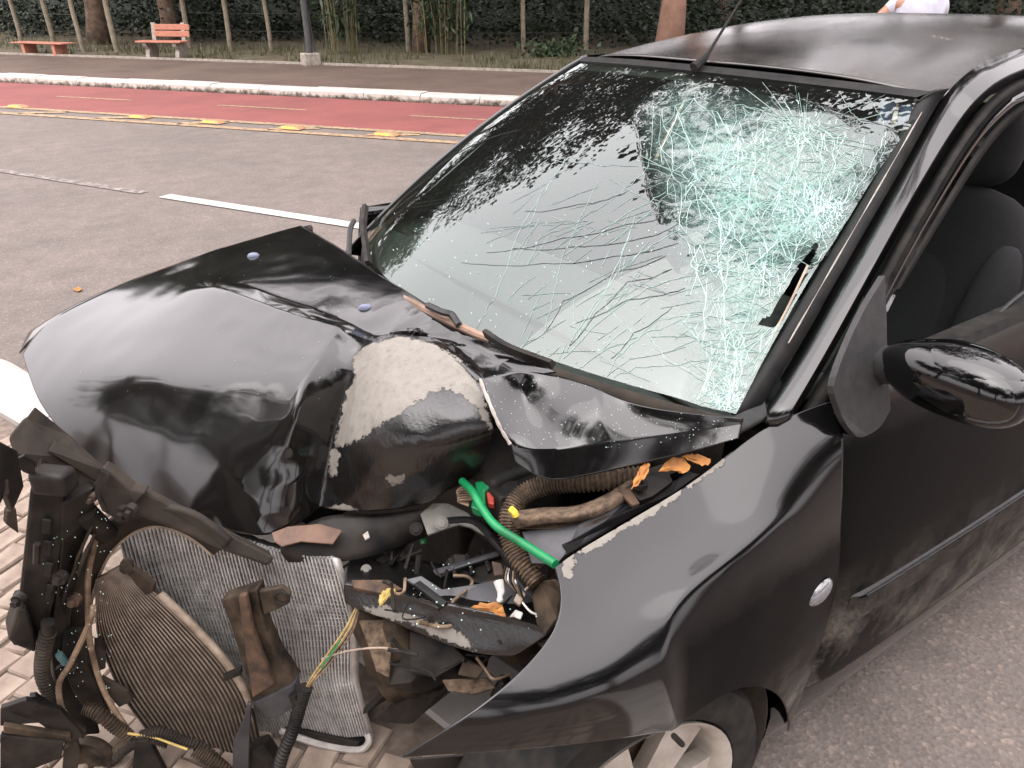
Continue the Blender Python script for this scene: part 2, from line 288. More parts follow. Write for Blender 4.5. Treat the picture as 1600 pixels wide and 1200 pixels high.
def grid_sheet(name, rows, mat, parent=None, levels=3, thick=.003, crease=(), wav=.0, smooth=True, attr=None, seed=0, ridge=None, dense=True):
    """rows: list of equal-length point lists -> subdivided sheet metal. crease: list of ('r',row,c0,c1,w) or ('c',col,r0,r1,w)"""
    R_, C_ = len(rows), len(rows[0]); bm = bmesh.new(); loc = Vector()
    q = parent
    while q is not None: loc += q.location; q = q.parent
    V = [[bm.verts.new(Vector(p)-loc) for p in r] for r in rows]
    for i in range(R_-1):
        for j in range(C_-1):
            vs = [V[i][j], V[i][j+1], V[i+1][j+1], V[i+1][j]]
            u = []
            for x in vs:
                if x not in u: u.append(x)
            bm.faces.new(u)
    cl = bm.edges.layers.float.new('crease_edge')
    for kd, k, a, b_, wgt in crease:
        for t in range(a, b_):
            e = bm.edges.get((V[k][t], V[k][t+1]) if kd == 'r' else (V[t][k], V[t+1][k]))
            if e: e[cl] = wgt
    bmesh.ops.recalc_face_normals(bm, faces=bm.faces)
    if sum((f.normal.dot(CAM-loc-f.calc_center_median()) for f in bm.faces)) < 0: bmesh.ops.reverse_faces(bm, faces=bm.faces)
    me = bpy.data.meshes.new(name); bm.to_mesh(me); bm.free()
    o = bpy.data.objects.new(name, me); COL.objects.link(o); o.parent = parent
    me.materials.append(M[mat] if isinstance(mat, str) else mat)
    if dense:      # bake the subdivision so that dents and masks can be set per vertex
        mod(o, 'SUBSURF', levels=levels, render_levels=levels, boundary_smooth='PRESERVE_CORNERS')
        dg = bpy.context.evaluated_depsgraph_get(); dg.update()
        me2 = bpy.data.meshes.new_from_object(o.evaluated_get(dg)); o.modifiers.clear(); o.data = me2; bpy.data.meshes.remove(me); me = me2; me.name = name
        if wav:
            nr = [v.normal.copy() for v in me.vertices]
            for v, nn in zip(me.vertices, nr):
                p = v.co+loc; h = noise.noise(p*6+Vector((seed, 0, 0)))*.7+noise.noise(p*15+Vector((0, seed, 0)))*.3
                v.co += nn*h*wav
                if ridge:      # tight kinks where the sheet has been crushed
                    q = p+Vector((noise.noise(p*5), noise.noise(p*5+Vector((9, 0, 0))), 0))*.03
                    v.co -= nn*ridge(p)*(abs(noise.noise(q*8+Vector((seed, 3, 0))))+.5*abs(noise.noise(q*19)))
        if attr:
            for nm, fn in attr.items():
                a = me.attributes.new(nm, 'FLOAT', 'POINT')
                for v in me.vertices: a.data[v.index].value = fn(v.co+loc)
    for p in me.polygons: p.use_smooth = True
    me.set_sharp_from_angle(angle=math.radians(38))
    if thick: mod(o, 'SOLIDIFY', thickness=thick, offset=-1)
    return o
def face_cam(o):
    off = Vector(); q = o.parent
    while q is not None: off += q.location; q = q.parent
    bm = bmesh.new(); bm.from_mesh(o.data); bmesh.ops.recalc_face_normals(bm, faces=bm.faces)
    if sum(q.normal.dot(CAM-off-q.calc_center_median())*q.calc_area() for q in bm.faces) < 0: bmesh.ops.reverse_faces(bm, faces=bm.faces)
    bm.to_mesh(o.data); bm.free(); return o
def Zs(*t): return [onz(*q) for q in t]
def Ys(*t): return [ony(*q) for q in t]
# ================================================================== SETTING
def zsheet(name, pts, z, mat, parent=None):
    o = mk(name, [(p[0], p[1], z) for p in pts], [tuple(range(len(pts)))], mat, parent, False); return o
def strip(name, line, wid, z, mat, parent=None, th=.004):
    """painted strip along a ground polyline"""
    v = []; f = []
    for i, p in enumerate(line):
        p = Vector((p[0], p[1], 0)); a = Vector((*line[max(0, i-1)][:2], 0)); b_ = Vector((*line[min(len(line)-1, i+1)][:2], 0)); t = (b_-a).normalized(); s = Vector((-t.y, t.x, 0))*wid/2
        v += [(p+s)+Vector((0, 0, z)), (p-s)+Vector((0, 0, z))]
        if i: k = 2*i; f.append((k-2, k-1, k+1, k))
    return mk(name, v, f, mat, parent, False)
def asphalt(name, c1, c2, speck, chips=.70):
    m, N, L, b = newmat(name)
    n1 = noise_node(N, L, .9, 5, .6); n2 = noise_node(N, L, 90, 3, .7); n3 = noise_node(N, L, 210, 2); n4 = noise_node(N, L, 5, 5, .65)
    r1 = ramp(N, L, n2.outputs['Fac'], [(.3, c1), (.7, c2)])
    a = N.new('ShaderNodeMix'); a.data_type = 'RGBA'; a.blend_type = 'MULTIPLY'; a.inputs[0].default_value = .75
    L.new(r1.outputs[0], a.inputs[6]); r4 = ramp(N, L, n4.outputs['Fac'], [(.3, (.74, .72, .70)), (.7, (1.12, 1.1, 1.08))]); L.new(r4.outputs[0], a.inputs[7])
    a2 = N.new('ShaderNodeMix'); a2.data_type = 'RGBA'; a2.blend_type = 'MULTIPLY'; a2.inputs[0].default_value = .8
    r0 = ramp(N, L, n1.outputs['Fac'], [(.3, (.8, .8, .8)), (.7, (1.1, 1.08, 1.05))]); L.new(a.outputs[2], a2.inputs[6]); L.new(r0.outputs[0], a2.inputs[7])
    r3 = ramp(N, L, n3.outputs['Fac'], [(chips, (0, 0, 0)), (chips+.04, (1, 1, 1))])
    c = N.new('ShaderNodeMix'); c.data_type = 'RGBA'; L.new(r3.outputs[0], c.inputs[0]); L.new(a2.outputs[2], c.inputs[6]); c.inputs[7].default_value = (*speck, 1)
    tc = N.new('ShaderNodeTexCoord'); vo = N.new('ShaderNodeTexVoronoi'); vo.inputs['Scale'].default_value = 95; L.new(tc.outputs['Object'], vo.inputs['Vector'])
    sv = N.new('ShaderNodeSeparateColor'); L.new(vo.outputs['Color'], sv.inputs[0]); rv = ramp(N, L, sv.outputs[0], [(0, (.62, .60, .58)), (.55, (.95, .95, .95)), (.88, (1.15, 1.12, 1.08)), (.97, (1.9, 1.75, 1.55))])
    cv = N.new('ShaderNodeMix'); cv.data_type = 'RGBA'; cv.blend_type = 'MULTIPLY'; cv.inputs[0].default_value = .45; L.new(c.outputs[2], cv.inputs[6]); L.new(rv.outputs[0], cv.inputs[7])
    L.new(cv.outputs[2], b.inputs['Base Color']); b.inputs['Roughness'].default_value = .9; bump(N, L, vo.outputs['Distance'], b, .6, .004); return m
M['asphalt'] = asphalt('asphalt', (.114, .098, .090), (.172, .149, .136), (.30, .27, .24), .70)
def bricky(name, c1, c2, c3, sc, mortar=(.1, .08, .07)):
    m, N, L, b = newmat(name); tc = N.new('ShaderNodeTexCoord'); mp = N.new('ShaderNodeMapping'); mp.inputs['Rotation'].default_value = (0, 0, math.radians(-55.6)); mp.inputs['Scale'].default_value = (sc, sc, sc)
    L.new(tc.outputs['Object'], mp.inputs[0]); br = N.new('ShaderNodeTexBrick'); L.new(mp.outputs[0], br.inputs['Vector'])
    br.inputs['Color1'].default_value = (*c1, 1); br.inputs['Color2'].default_value = (*c2, 1); br.inputs['Mortar'].default_value = (*mortar, 1); br.inputs['Mortar Size'].default_value = .012
    n = noise_node(N, L, .8, 6, .7); r = ramp(N, L, n.outputs['Fac'], [(.3, c3), (.6, (1, 1, 1))])
    a = N.new('ShaderNodeMix'); a.data_type = 'RGBA'; a.blend_type = 'MULTIPLY'; a.inputs[0].default_value = .8; L.new(br.outputs[0], a.inputs[6]); L.new(r.outputs[0], a.inputs[7])
    L.new(a.outputs[2], b.inputs['Base Color']); b.inputs['Roughness'].default_value = .85; bump(N, L, br.outputs['Fac'], b, -.3, .005); return m
M['redlane'] = bricky('red_paint_on_brick', (.225, .062, .054), (.195, .055, .050), (.62, .62, .62), 4, (.15, .05, .045))
M['path'] = bricky('worn_grey_paving', (.115, .073, .051), (.080, .050, .036), (.42, .38, .33), 4)
M['kerb'] = simple('whitewashed_kerb', (.27, .245, .22), (.40, .375, .345), .85, 6, bumpk=.4, bdist=.01, lo=.25, hi=.5)
M['kerb_face'] = simple('stained_whitewash', (.09, .075, .06), (.36, .33, .295), .9, 5, bumpk=.4, bdist=.01, lo=.33, hi=.55)
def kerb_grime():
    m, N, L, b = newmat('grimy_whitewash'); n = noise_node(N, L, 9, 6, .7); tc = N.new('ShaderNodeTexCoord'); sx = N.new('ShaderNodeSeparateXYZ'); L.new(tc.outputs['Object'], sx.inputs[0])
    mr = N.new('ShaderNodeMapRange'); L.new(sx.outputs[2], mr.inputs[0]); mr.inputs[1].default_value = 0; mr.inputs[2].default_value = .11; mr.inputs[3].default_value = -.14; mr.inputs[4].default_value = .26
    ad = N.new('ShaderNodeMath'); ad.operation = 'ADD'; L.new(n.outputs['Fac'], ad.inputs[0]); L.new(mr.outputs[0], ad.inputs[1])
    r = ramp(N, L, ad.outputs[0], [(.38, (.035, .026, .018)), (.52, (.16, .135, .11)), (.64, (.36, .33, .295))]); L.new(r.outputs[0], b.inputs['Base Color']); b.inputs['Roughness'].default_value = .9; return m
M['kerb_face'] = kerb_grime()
M['yellow_line'] = simple('worn_yellow_paint', (.13, .105, .085), (.34, .225, .12), .8, 16, bumpk=.2, lo=.40, hi=.54)
M['white_line'] = simple('white_road_paint', (.33, .315, .295), (.44, .42, .395), .75, 20, bumpk=.2)
M['faded_line'] = simple('faded_road_paint', (.11, .095, .085), (.24, .21, .19), .85, 14, bumpk=.2, lo=.45, hi=.6)
M['stud'] = simple('orange_road_stud', (.27, .15, .075), (.34, .20, .10), .6, 12, bumpk=.2)
M['verge'] = simple('dry_grass_soil', (.05, .04, .024), (.11, .09, .045), .95, 3, bumpk=.6, bdist=.03)
M['stone'] = simple('pink_paving_stone', (.20, .15, .118), (.33, .265, .21), .85, 14, bumpk=.5, bdist=.004)
M['sand'] = simple('joint_sand', (.10, .075, .06), (.19, .15, .12), .95, 30, bumpk=.5)
M['bench'] = simple('orange_bench_paint', (.34, .135, .085), (.41, .17, .11), .6, 12, bumpk=.2)
M['concrete'] = simple('concrete', (.20, .17, .14), (.34, .30, .26), .9, 10, bumpk=.4)
M['post'] = simple('weathered_post', (.14, .115, .08), (.24, .205, .15), .9, 6, bumpk=.4)
M['pole'] = simple('dark_lamp_pole', (.03, .03, .032), (.06, .06, .06), .5, 10, bumpk=.2)
M['bark'] = simple('bark', (.07, .045, .03), (.17, .115, .08), .95, 7, bumpk=.8, bdist=.02)
M['bark_red'] = simple('reddish_bark', (.20, .11, .075), (.32, .19, .14), .9, 5, bumpk=.6, bdist=.02)
M['bamboo'] = simple('bamboo_cane', (.07, .065, .028), (.14, .12, .055), .6, 8, bumpk=.1)
def leafmat(name, c1, c2):
    m, N, L, b = newmat(name); oi = N.new('ShaderNodeNewGeometry'); r = ramp(N, L, oi.outputs['Random Per Island'], [(0, c1), (1, c2)])
    L.new(r.outputs[0], b.inputs['Base Color']); b.inputs['Roughness'].default_value = .55; return m
M['leaf'] = leafmat('dark_leaves', (.003, .008, .003), (.013, .026, .009))
M['leaf2'] = leafmat('mid_green_leaves', (.010, .022, .007), (.036, .062, .020))
M['grass'] = leafmat('grass_blades', (.035, .045, .015), (.10, .085, .038))
st = lambda o: tag(o, kind='structure')
DIR = Vector((.565, -.825, 0)).normalized(); NRM = Vector((.825, .565, 0)).normalized()
def rp(t, n, z=0): p = DIR*t+NRM*n; return Vector((p.x, p.y, z))     # road frame: t along, n across
# --- carriageway, one sheet to the horizon
me_pts = [(-900, -900), (900, -900), (900, 900), (-900, 900)]
st(zsheet('road', me_pts, 0, 'asphalt'))
road = bpy.data.objects['road']
T0, T1 = -60, 60
lane = st(mk('cycle_lane', [rp(T0, 7.42, .004), rp(T1, 7.42, .004), rp(T1, 9.85, .004), rp(T0, 9.85, .004)], [(0, 1, 2, 3)], 'redlane', None, False))
for nn, wd in ((7.42, .14), (6.98, .14)):
    strip('yellow_line', [rp(T0, nn), rp(T1, nn)], wd, .008, 'yellow_line', road)
for k in range(-22, 10):      # slanted bars between the two yellow lines
    strip('yellow_bar', [rp(k*1.35, 7.06), rp(k*1.35+.55, 7.34)], .16, .008, 'yellow_line', road)
for k in range(-8, 5):        # broken yellow centre line of the cycle lane
    strip('yellow_dash', [rp(k*3.1-1.2, 8.62), rp(k*3.1+.3, 8.62)], .08, .008, 'yellow_line', lane)
la, lb = onz(257, 307, 0), onz(527, 349, 0); ld = (lb-la).normalized()
strip('white_lane_line', [la, la+ld*3.2], .125, .008, 'white_line', road)
strip('faded_lane_line', [la-ld*.25, la-ld*3.4], .10, .006, 'faded_line', road)
# --- far kerb, block by block
kerb = st(empty('kerb', rp(0, 9.9)))
kb = []
for t in range(-38, 34):
    g = .005; h = .125+.008*math.sin(t*1.7); bend = -.25+.0012*t*t*.0
    a = rp(t*.95+g, 9.85); b2 = rp((t+1)*.95-g, 9.85)
    m_ = MB(); prof = [(0, 0), (.02, h*.75), (.06, h), (.30, h+.005), (.30, 0)]
    v = [a+NRM*p[0]+Vector((0, 0, p[1])) for p in prof]+[b2+NRM*p[0]+Vector((0, 0, p[1])) for p in prof]
    n = len(prof); m_.add(v, [tuple(range(n)), tuple(range(2*n-1, n-1, -1))]+[(i, n+i, n+i+1, i+1) for i in range(n-1)])
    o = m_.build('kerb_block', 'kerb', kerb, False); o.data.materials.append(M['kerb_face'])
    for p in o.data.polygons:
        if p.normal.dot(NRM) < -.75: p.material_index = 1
# --- far promenade and verge
prom = st(mk('promenade', [rp(T0, 10.15, .12), rp(T1, 10.15, .12), rp(T1, 13.55, .12), rp(T0, 13.55, .12)], [(0, 1, 2, 3)], 'path', None, False))
edge = MB().box((0, 0, 0), (120, .09, .10), Matrix.Rotation(math.atan2(DIR.y, DIR.x), 3, 'Z')); edge.v = [p+rp(0, 13.6, .11) for p in edge.v]
st(edge.build('edging', 'concrete', None, False))
vg = []
GX, GY = 60, 14
for i in range(GX+1):
    for j in range(GY+1):
        t = T0+(T1-T0)*i/GX; n = 13.64+ (j/GY)**1.6*60; p = rp(t, n); z = .13+.05*noise.noise(p*.5)+.008*max(0, n-16); vg.append((p.x, p.y, z))
st(mk('verge', vg, [(i*(GY+1)+j, (i+1)*(GY+1)+j, (i+1)*(GY+1)+j+1, i*(GY+1)+j+1) for i in range(GX) for j in range(GY)], 'verge'))
def blades(name, pts, hmin, hmax, wid, mat, label, cat):
    v = []; f = []
    for (x, y, z) in pts:
        for q in range(3):
            a = rnd.uniform(0, 6.28); h = rnd.uniform(hmin, hmax); dx, dy = math.cos(a), math.sin(a); lean = rnd.uniform(.1, .7)*h; ox, oy = rnd.gauss(0, .04), rnd.gauss(0, .04)
            k = len(v); v += [(x+ox-dy*wid, y+oy+dx*wid, z-.01), (x+ox+dy*wid, y+oy-dx*wid, z-.01), (x+ox+dx*lean, y+oy+dy*lean, z+h)]; f.append((k, k+1, k+2))
    return tag(mk(name, v, f, mat, None, False), label, cat, kind='stuff')
gp = []
for i in range(5200):
    t = rnd.uniform(-26, 14); n = 13.7+abs(rnd.gauss(0, 2.2)); p = rp(t, n, .13)
    if noise.noise(p*.8) > -.12: gp.append((p.x, p.y, .13+.008*max(0, n-16)))
blades('grass', gp, .05, .20, .010, 'grass', 'patchy dry grass on the verge behind the promenade', 'grass')
# --- near pavement on which the front of the car has stopped
pav = st(mk('pavement', [(-6, -8, .096), (1.1, -8, .096), (.52, -1.2, .096), (.36, -.5, .096), (.16, .3, .096), (-.12, 1.25, .096), (-.43, 2.1, .096), (-.62, 2.55, .096), (-1.0, 2.95, .096), (-2.2, 3.3, .096), (-9, 3.6, .096)], [tuple(range(11))], 'sand', None, False))
kl = catmull([(1.1, -8, 0), (.52, -1.2, 0), (.36, -.5, 0), (.16, .3, 0), (-.12, 1.25, 0), (-.41, 2.1, 0), (-.58, 2.55, 0), (-.98, 2.95, 0), (-2.2, 3.3, 0), (-9, 3.6, 0)], 70)
nk = st(empty('near_kerb', (0, 0, 0)))
acc = 0; seg = [kl[0]]
def kerb_piece(pl):
    prof = [(0, 0), (.015, .095), (.05, .118), (.26, .118), (.27, 0)]; v = []; n = len(prof)
    for i, p in enumerate(pl):
        t = (pl[min(i+1, len(pl)-1)]-pl[max(0, i-1)]).normalized(); s = Vector((-t.y, t.x, 0))
        v += [p+s*q[0]+Vector((0, 0, q[1])) for q in prof]
    f = [(i*n+j, (i+1)*n+j, (i+1)*n+j+1, i*n+j+1) for i in range(len(pl)-1) for j in range(n-1)]+[tuple(range(n)), tuple((len(pl)-1)*n+j for j in range(n))[::-1]]
    mk('kerb_block', v, f, 'kerb', nk, False)
for a, b_ in zip(kl, kl[1:]):
    seg.append(b_); acc += (b_-a).length
    if acc > .75: kerb_piece(seg); seg = [b_+(b_-a).normalized()*.012]; acc = 0
# individual stones where they can be seen
stone_me = []
for k in range(6):
    bm = bmesh.new(); w_, d_ = .099, .072
    pts = [(-w_/2, -d_/2), (w_/2, -d_/2), (w_/2, d_/2), (-w_/2, d_/2)]
    pts = [(x+rnd.uniform(-.006, .006), y+rnd.uniform(-.005, .005)) for x, y in pts]
    top = [bm.verts.new((x*.92, y*.90, .012+rnd.uniform(-.0015, .0015))) for x, y in pts]; mid = [bm.verts.new((x, y, .006)) for x, y in pts]; bot = [bm.verts.new((x, y, -.01)) for x, y in pts]
    bm.faces.new(top)
    for i in range(4):
        j = (i+1) % 4; bm.faces.new((mid[i], mid[j], top[j], top[i])); bm.faces.new((bot[i], bot[j], mid[j], mid[i]))
    me = bpy.data.meshes.new('stone'); bm.to_mesh(me); bm.free(); me.materials.append(M['stone']); stone_me.append(me)
def kerb_x(y):
    for a, b_ in zip(kl, kl[1:]):
        if a.y <= y <= b_.y: return a.x+(b_.x-a.x)*(y-a.y)/(b_.y-a.y)
    return -9
cands = []; others = []
ca, sa = math.cos(.62), math.sin(.62)
for i in range(-48, 48):
    for j in range(-60, 60):
        u = i*.106+(.053 if j % 2 else 0); v_ = j*.079; x = u*ca-v_*sa-.4; y = u*sa+v_*ca+.6
        if not (-3.2 < x < 1 and -3.0 < y < 3.1) or x > kerb_x(y)-.34: continue
        px, py = pix(Vector((x, y, .1))) if (Vector((x, y, .1))-CAM).dot(FW) > .3 else (9e3, 9e3)
        if not (-60 < px < 760 and 560 < py < 1290): others.append((x, y))
        else: cands.append((((px-60)/150)**2*.3+abs(py-1050)/400 if px < 260 else .2+abs(py-1170)/140+abs(px-600)/400, x, y))
cands.sort()
for _, x, y in cands[:300]:
    o = bpy.data.objects.new('stone', rnd.choice(stone_me)); COL.objects.link(o); o.location = (x, y, .093+rnd.uniform(0, .006)); o.rotation_euler = (rnd.gauss(0, .02), rnd.gauss(0, .02), .62+rnd.gauss(0, .05)+(math.pi if rnd.random() < .5 else 0)); o.parent = pav
v = []; f = []
for x, y in others+[(c[1], c[2]) for c in cands[300:]]:      # the rest of the paving, beyond the 300 that show largest
    me = rnd.choice(stone_me); k = len(v); R3 = Matrix.Rotation(.62+rnd.gauss(0, .05)+(math.pi if rnd.random() < .5 else 0), 3, 'Z'); z0 = .093+rnd.uniform(0, .006)
    v += [R3@q.co+Vector((x, y, z0)) for q in me.vertices]; f += [[a+k for a in q.vertices] for q in me.polygons]
o = mk('paving_stones', v, f, 'stone', pav, False); o['kind'] = 'stuff'
# --- road studs on the yellow lines
for i, (px, py) in enumerate(((27, 165), (218, 181), (332, 189), (455, 198), (602, 208))):
    p = onz(px, py, .03); th = math.atan2(DIR.y, DIR.x)
    r_ = empty('road_stud', (p.x, p.y, .008)); r_.rotation_euler = (0, 0, th)
    v = [(-.17, -.09, 0), (.17, -.09, 0), (.17, .09, 0), (-.17, .09, 0), (-.11, -.055, .034), (.11, -.055, .034), (.11, .055, .034), (-.11, .055, .034)]
    me = bpy.data.meshes.new('stud_body'); me.from_pydata(v, [], [(3, 2, 1, 0), (4, 5, 6, 7), (0, 1, 5, 4), (1, 2, 6, 5), (2, 3, 7, 6), (3, 0, 4, 7)]); me.materials.append(M['stud'])
    o = bpy.data.objects.new('stud_body', me); COL.objects.link(o); o.parent = r_; mod(o, 'BEVEL', width=.012, segments=2)
    rm = bpy.data.meshes.new('reflector'); rm.from_pydata([(-.09, -.080, .010), (.09, -.080, .010), (.09, -.062, .028), (-.09, -.062, .028), (-.09, -.083, .012), (.09, -.083, .012), (.09, -.065, .031), (-.09, -.065, .031)], [], [(0, 3, 2, 1), (4, 5, 6, 7), (0, 1, 5, 4), (1, 2, 6, 5), (2, 3, 7, 6), (3, 0, 4, 7)]); rm.materials.append(M['yellow'])
    q = bpy.data.objects.new('reflector', rm); COL.objects.link(q); q.parent = r_
    tag(r_, 'low orange road stud between the yellow lines of the cycle lane', 'road stud', 'road studs along the cycle lane')
# --- benches
def bench(px, py, back, label, wid):
    p = onz(px, py, .13); b0 = empty('bench', (p.x, p.y, .12)); ang = math.atan2(DIR.y, DIR.x)+(.12 if back else -.05); b0.rotation_euler = (0, 0, ang)
    def bx(name, c, d, mat, bev=.01):
        o = MB().box(c, d).build(name, mat, None, False); o.parent = b0; mod(o, 'BEVEL', width=bev, segments=2); return o
    for k in range(3): bx('seat_plank', (0, .02+k*.15, .44), (wid, .135, .045), 'bench')
    if back:
        for k in range(2): bx('back_plank', (.12, .50+k*.035, .62+k*.17), (wid*.78, .04, .145), 'bench')
        for s in (-1, 1):
            o = MB().add([(-.07, .06, 0), (-.07, .36, 0), (-.07, .47, .42), (-.07, .54, .92), (-.07, .61, .92), (-.07, .56, .40), (-.07, .50, .0), (-.07, .0, .415), (-.07, .0, .36)], []).v
            prof = [(.06, 0), (.34, 0), (.36, .2), (.50, .40), (.53, .90), (.59, .90), (.58, .38), (.50, 0.0), (.53, 0), (.0, .41)]
            prof = [(.05, 0), (.48, 0), (.56, .40), (.60, .90), (.54, .90), (.48, .415), (0, .415), (.02, .33), (.12, .24)]
            v = [(s*wid*.33-.06, a, b2) for a, b2 in prof]+[(s*wid*.33+.06, a, b2) for a, b2 in prof]; n = len(prof)
            o = mk('support', v, [tuple(range(n)), tuple(range(2*n-1, n-1, -1))]+[(i, n+i, n+(i+1) % n, (i+1) % n) for i in range(n)], 'concrete', None, False); o.parent = b0
    else:
        for s in (-1, 1): bx('support', (s*wid*.30, .17, .20), (.10, .36, .42), 'bench')
    b0.scale = (.80, .80, .80) if back else (.98, .95, .60)
    return tag(b0, label, 'bench')
bench(252, 92, True, 'orange plank bench with a backrest on concrete supports', 1.40)
bench(62, 86, False, 'low backless orange bench with plank seat', 1.7)
# --- lamp post on its concrete block
p = onz(486, 101, .13); lp = empty('lamp_post', (p.x, p.y, .12))
o = MB().box((0, 0, .13), (.46, .40, .28)).build('base_block', 'concrete', None, False); o.parent = lp; mod(o, 'BEVEL', width=.03, segments=2)
o = MB().tube([(0, 0, .2), (-.06, 0, 3), (-.10, 0, 6.5)], .09, 10, True, lambda t: .095-.035*t).build('pole', 'pole'); o.parent = lp
o = MB().tube([(.16, 0, .2), (.06, 0, 1.2), (-.02, 0, 2.2)], .018, 6).build('stay', 'pole'); o.parent = lp
o = MB().tube([(-.10, 0, 6.4), (-.5, -.5, 6.9), (-1.0, -1.1, 7.0)], .04, 8).build('arm', 'pole'); o.parent = lp
o = MB().box((-1.15, -1.25, 6.98), (.28, .5, .10), Matrix.Rotation(-.7, 3, 'Z')).build('lamp_head', 'pole', None, False); o.parent = lp; mod(o, 'BEVEL', width=.03, segments=2)
lp.scale = (.72, .72, 1)
bpy.data.objects['base_block'].scale = (1, 1, .85)
tag(lp, 'dark street lamp post in a square concrete block by the promenade', 'lamp post')
# --- fence posts
for i, (px, py, tx) in enumerate(((35, 70, -14), (85, 70, -20), (130, 79, -18), (183, 79, -22), (297, 72, -8), (361, 76, -11), (424, 76, -12), (638, 80, -5), (817, 79, -2), (915, 79, 0), (1030, 62, 2), (1152, 52, 6), (1291, 52, 10))):
    p = onz(px, py, .16); hh = rnd.uniform(2.0, 2.3); ro = empty('fence_post', (p.x, p.y, .10)); dx = RT*(tx/100.)*rnd.uniform(.15, .5)
    r0 = rnd.uniform(.055, .07)
    o = MB().tube([Vector((0, 0, 0))+dx*t+Vector((.012*math.sin(t*7+i), .012*math.cos(t*5+i), hh*t)) for t in (0, .2, .4, .6, .8, 1)], r0, 8, True, lambda t: r0*(1-.15*t)).build('shaft', 'post'); o.parent = ro
    tag(ro, ('leaning fence post behind the low backless bench', 'leaning fence post behind the low backless bench', 'fence post between the backless bench and the bench with a backrest', 'fence post between the backless bench and the bench with a backrest', 'fence post at the right armless end of the bench with a backrest', 'fence post between the backrest bench and the lamp post', 'fence post between the backrest bench and the lamp post', 'thin fence post among the bamboo canes', 'upright fence post flanking the bright green weed tuft', 'upright fence post flanking the bright green weed tuft', 'fence post beyond the roof of the wrecked car', 'fence post beyond the roof of the wrecked car', 'fence post beyond the roof of the wrecked car')[i], 'fence post', 'fence posts behind the promenade')
fw_ = []
pp = [onz(x, y, .16) for x, y in ((35, 70), (130, 79), (297, 72), (424, 76), (638, 80), (817, 79), (915, 79), (1030, 62), (1152, 52), (1291, 52))]
wires = MB()
for z in (.45, .85, 1.25, 1.65):
    wires.tube([q+Vector((0, 0, z-.16+.1)) for q in pp], .004, 4, False)
tag(wires.build('fence_wire', 'pole'), 'thin wires strung between the weathered fence posts', 'fence')
# --- vegetation
def leaf_mesh(name, pts, size, mat, rs, aspect=.42, droop=.3):
    v = []; f = []
    for p in pts:
        a = rs.uniform(0, 6.283); e = rs.gauss(-droop, .5); s = size*rs.uniform(.6, 1.35); d = Vector((math.cos(a)*math.cos(e), math.sin(a)*math.cos(e), math.sin(e)))
        sd_ = d.cross(Vector((rs.gauss(0, .5), rs.gauss(0, .5), 1))).normalized()*s*aspect; k = len(v)
        v += [p, p+d*s*.45+sd_, p+d*s, p+d*s*.45-sd_]; f.append((k, k+1, k+2, k+3))
    me = bpy.data.meshes.new(name); me.from_pydata(v, [], f); me.materials.append(M[mat]); return me
def crown_points(rs, blobs, n, sub=9):
    tw = []
    for _ in range(n//sub):
        c, r = rs.choices(blobs, weights=[b[1]**2 for b in blobs])[0]
        d = Vector((rs.gauss(0, 1), rs.gauss(0, 1), rs.gauss(0, .8))).normalized()*r*rs.uniform(.45, 1.05); p = Vector(c)+d
        if noise.noise(p*.9) < -.18: continue
        dr = Vector((rs.gauss(0, 1), rs.gauss(0, 1), rs.gauss(-.5, .5))).normalized()
        for k in range(sub): tw.append(p+dr*(k*.11)+Vector((rs.gauss(0, .09), rs.gauss(0, .09), rs.gauss(0, .09))))
    return tw
def tree_meshes(seed, H, R_, n, size, mat, spread=1.0, tr_=.26):
    rs = random.Random(seed); blobs = []; limbs = MB()
    trunk = MB().tube([Vector((.12*math.sin(t*4+seed), .12*math.cos(t*3+seed)-.12, H*.62*t)) for t in [i/8 for i in range(9)]], .2, 10, True, lambda t: tr_*(1-.55*t)+.08*max(0, .12-t)/.12)
    for k in range(11):
        a = k*2.4+rs.uniform(-.4, .4); h0 = H*rs.uniform(.32, .6); L_ = R_*rs.uniform(.6, 1.0)*spread; h1 = h0+H*rs.uniform(.08, .34)
        e = Vector((math.cos(a)*L_, math.sin(a)*L_, h1)); s0 = Vector((0, 0, h0)); mid = s0.lerp(e, .5)+Vector((0, 0, .35))
        limbs.tube(catmull([s0, mid, e], 8), .07, 6, True, lambda t: .10*(1-.8*t)); blobs += [(e, R_*rs.uniform(.28, .45)), (mid, R_*rs.uniform(.2, .32))]
    blobs.append((Vector((0, 0, H*.85)), R_*.5)); blobs.append((Vector((0, 0, H*.7)), R_*.55))
    tr = bpy.data.meshes.new('trunk'); vv = trunk.v+limbs.v; ff = trunk.f+[[i+len(trunk.v) for i in q] for q in limbs.f]; tr.from_pydata(vv, [], ff)
    for p_ in tr.polygons: p_.use_smooth = True
    return tr, leaf_mesh('crown', crown_points(rs, blobs, n), size, mat, rs)
def place_tree(name, meshes, loc, rz, sc, bark, label, group, cat='tree'):
    r_ = empty(name, loc); r_.rotation_euler = (0, 0, rz); r_.scale = (sc, sc, sc)
    t_ = meshes[0].copy(); t_.materials.append(M[bark])
    for nm, me in (('trunk', t_), ('crown', meshes[1])):
        o = bpy.data.objects.new(nm, me); COL.objects.link(o); o.parent = r_
    return tag(r_, label, cat, group)
tmA = tree_meshes(3, 11, 4.2, 15000, .26, 'leaf'); tmB = tree_meshes(5, 13, 4.6, 15000, .28, 'leaf'); tmC = tree_meshes(9, 9.5, 4.4, 22000, .19, 'leaf2', 1.15)
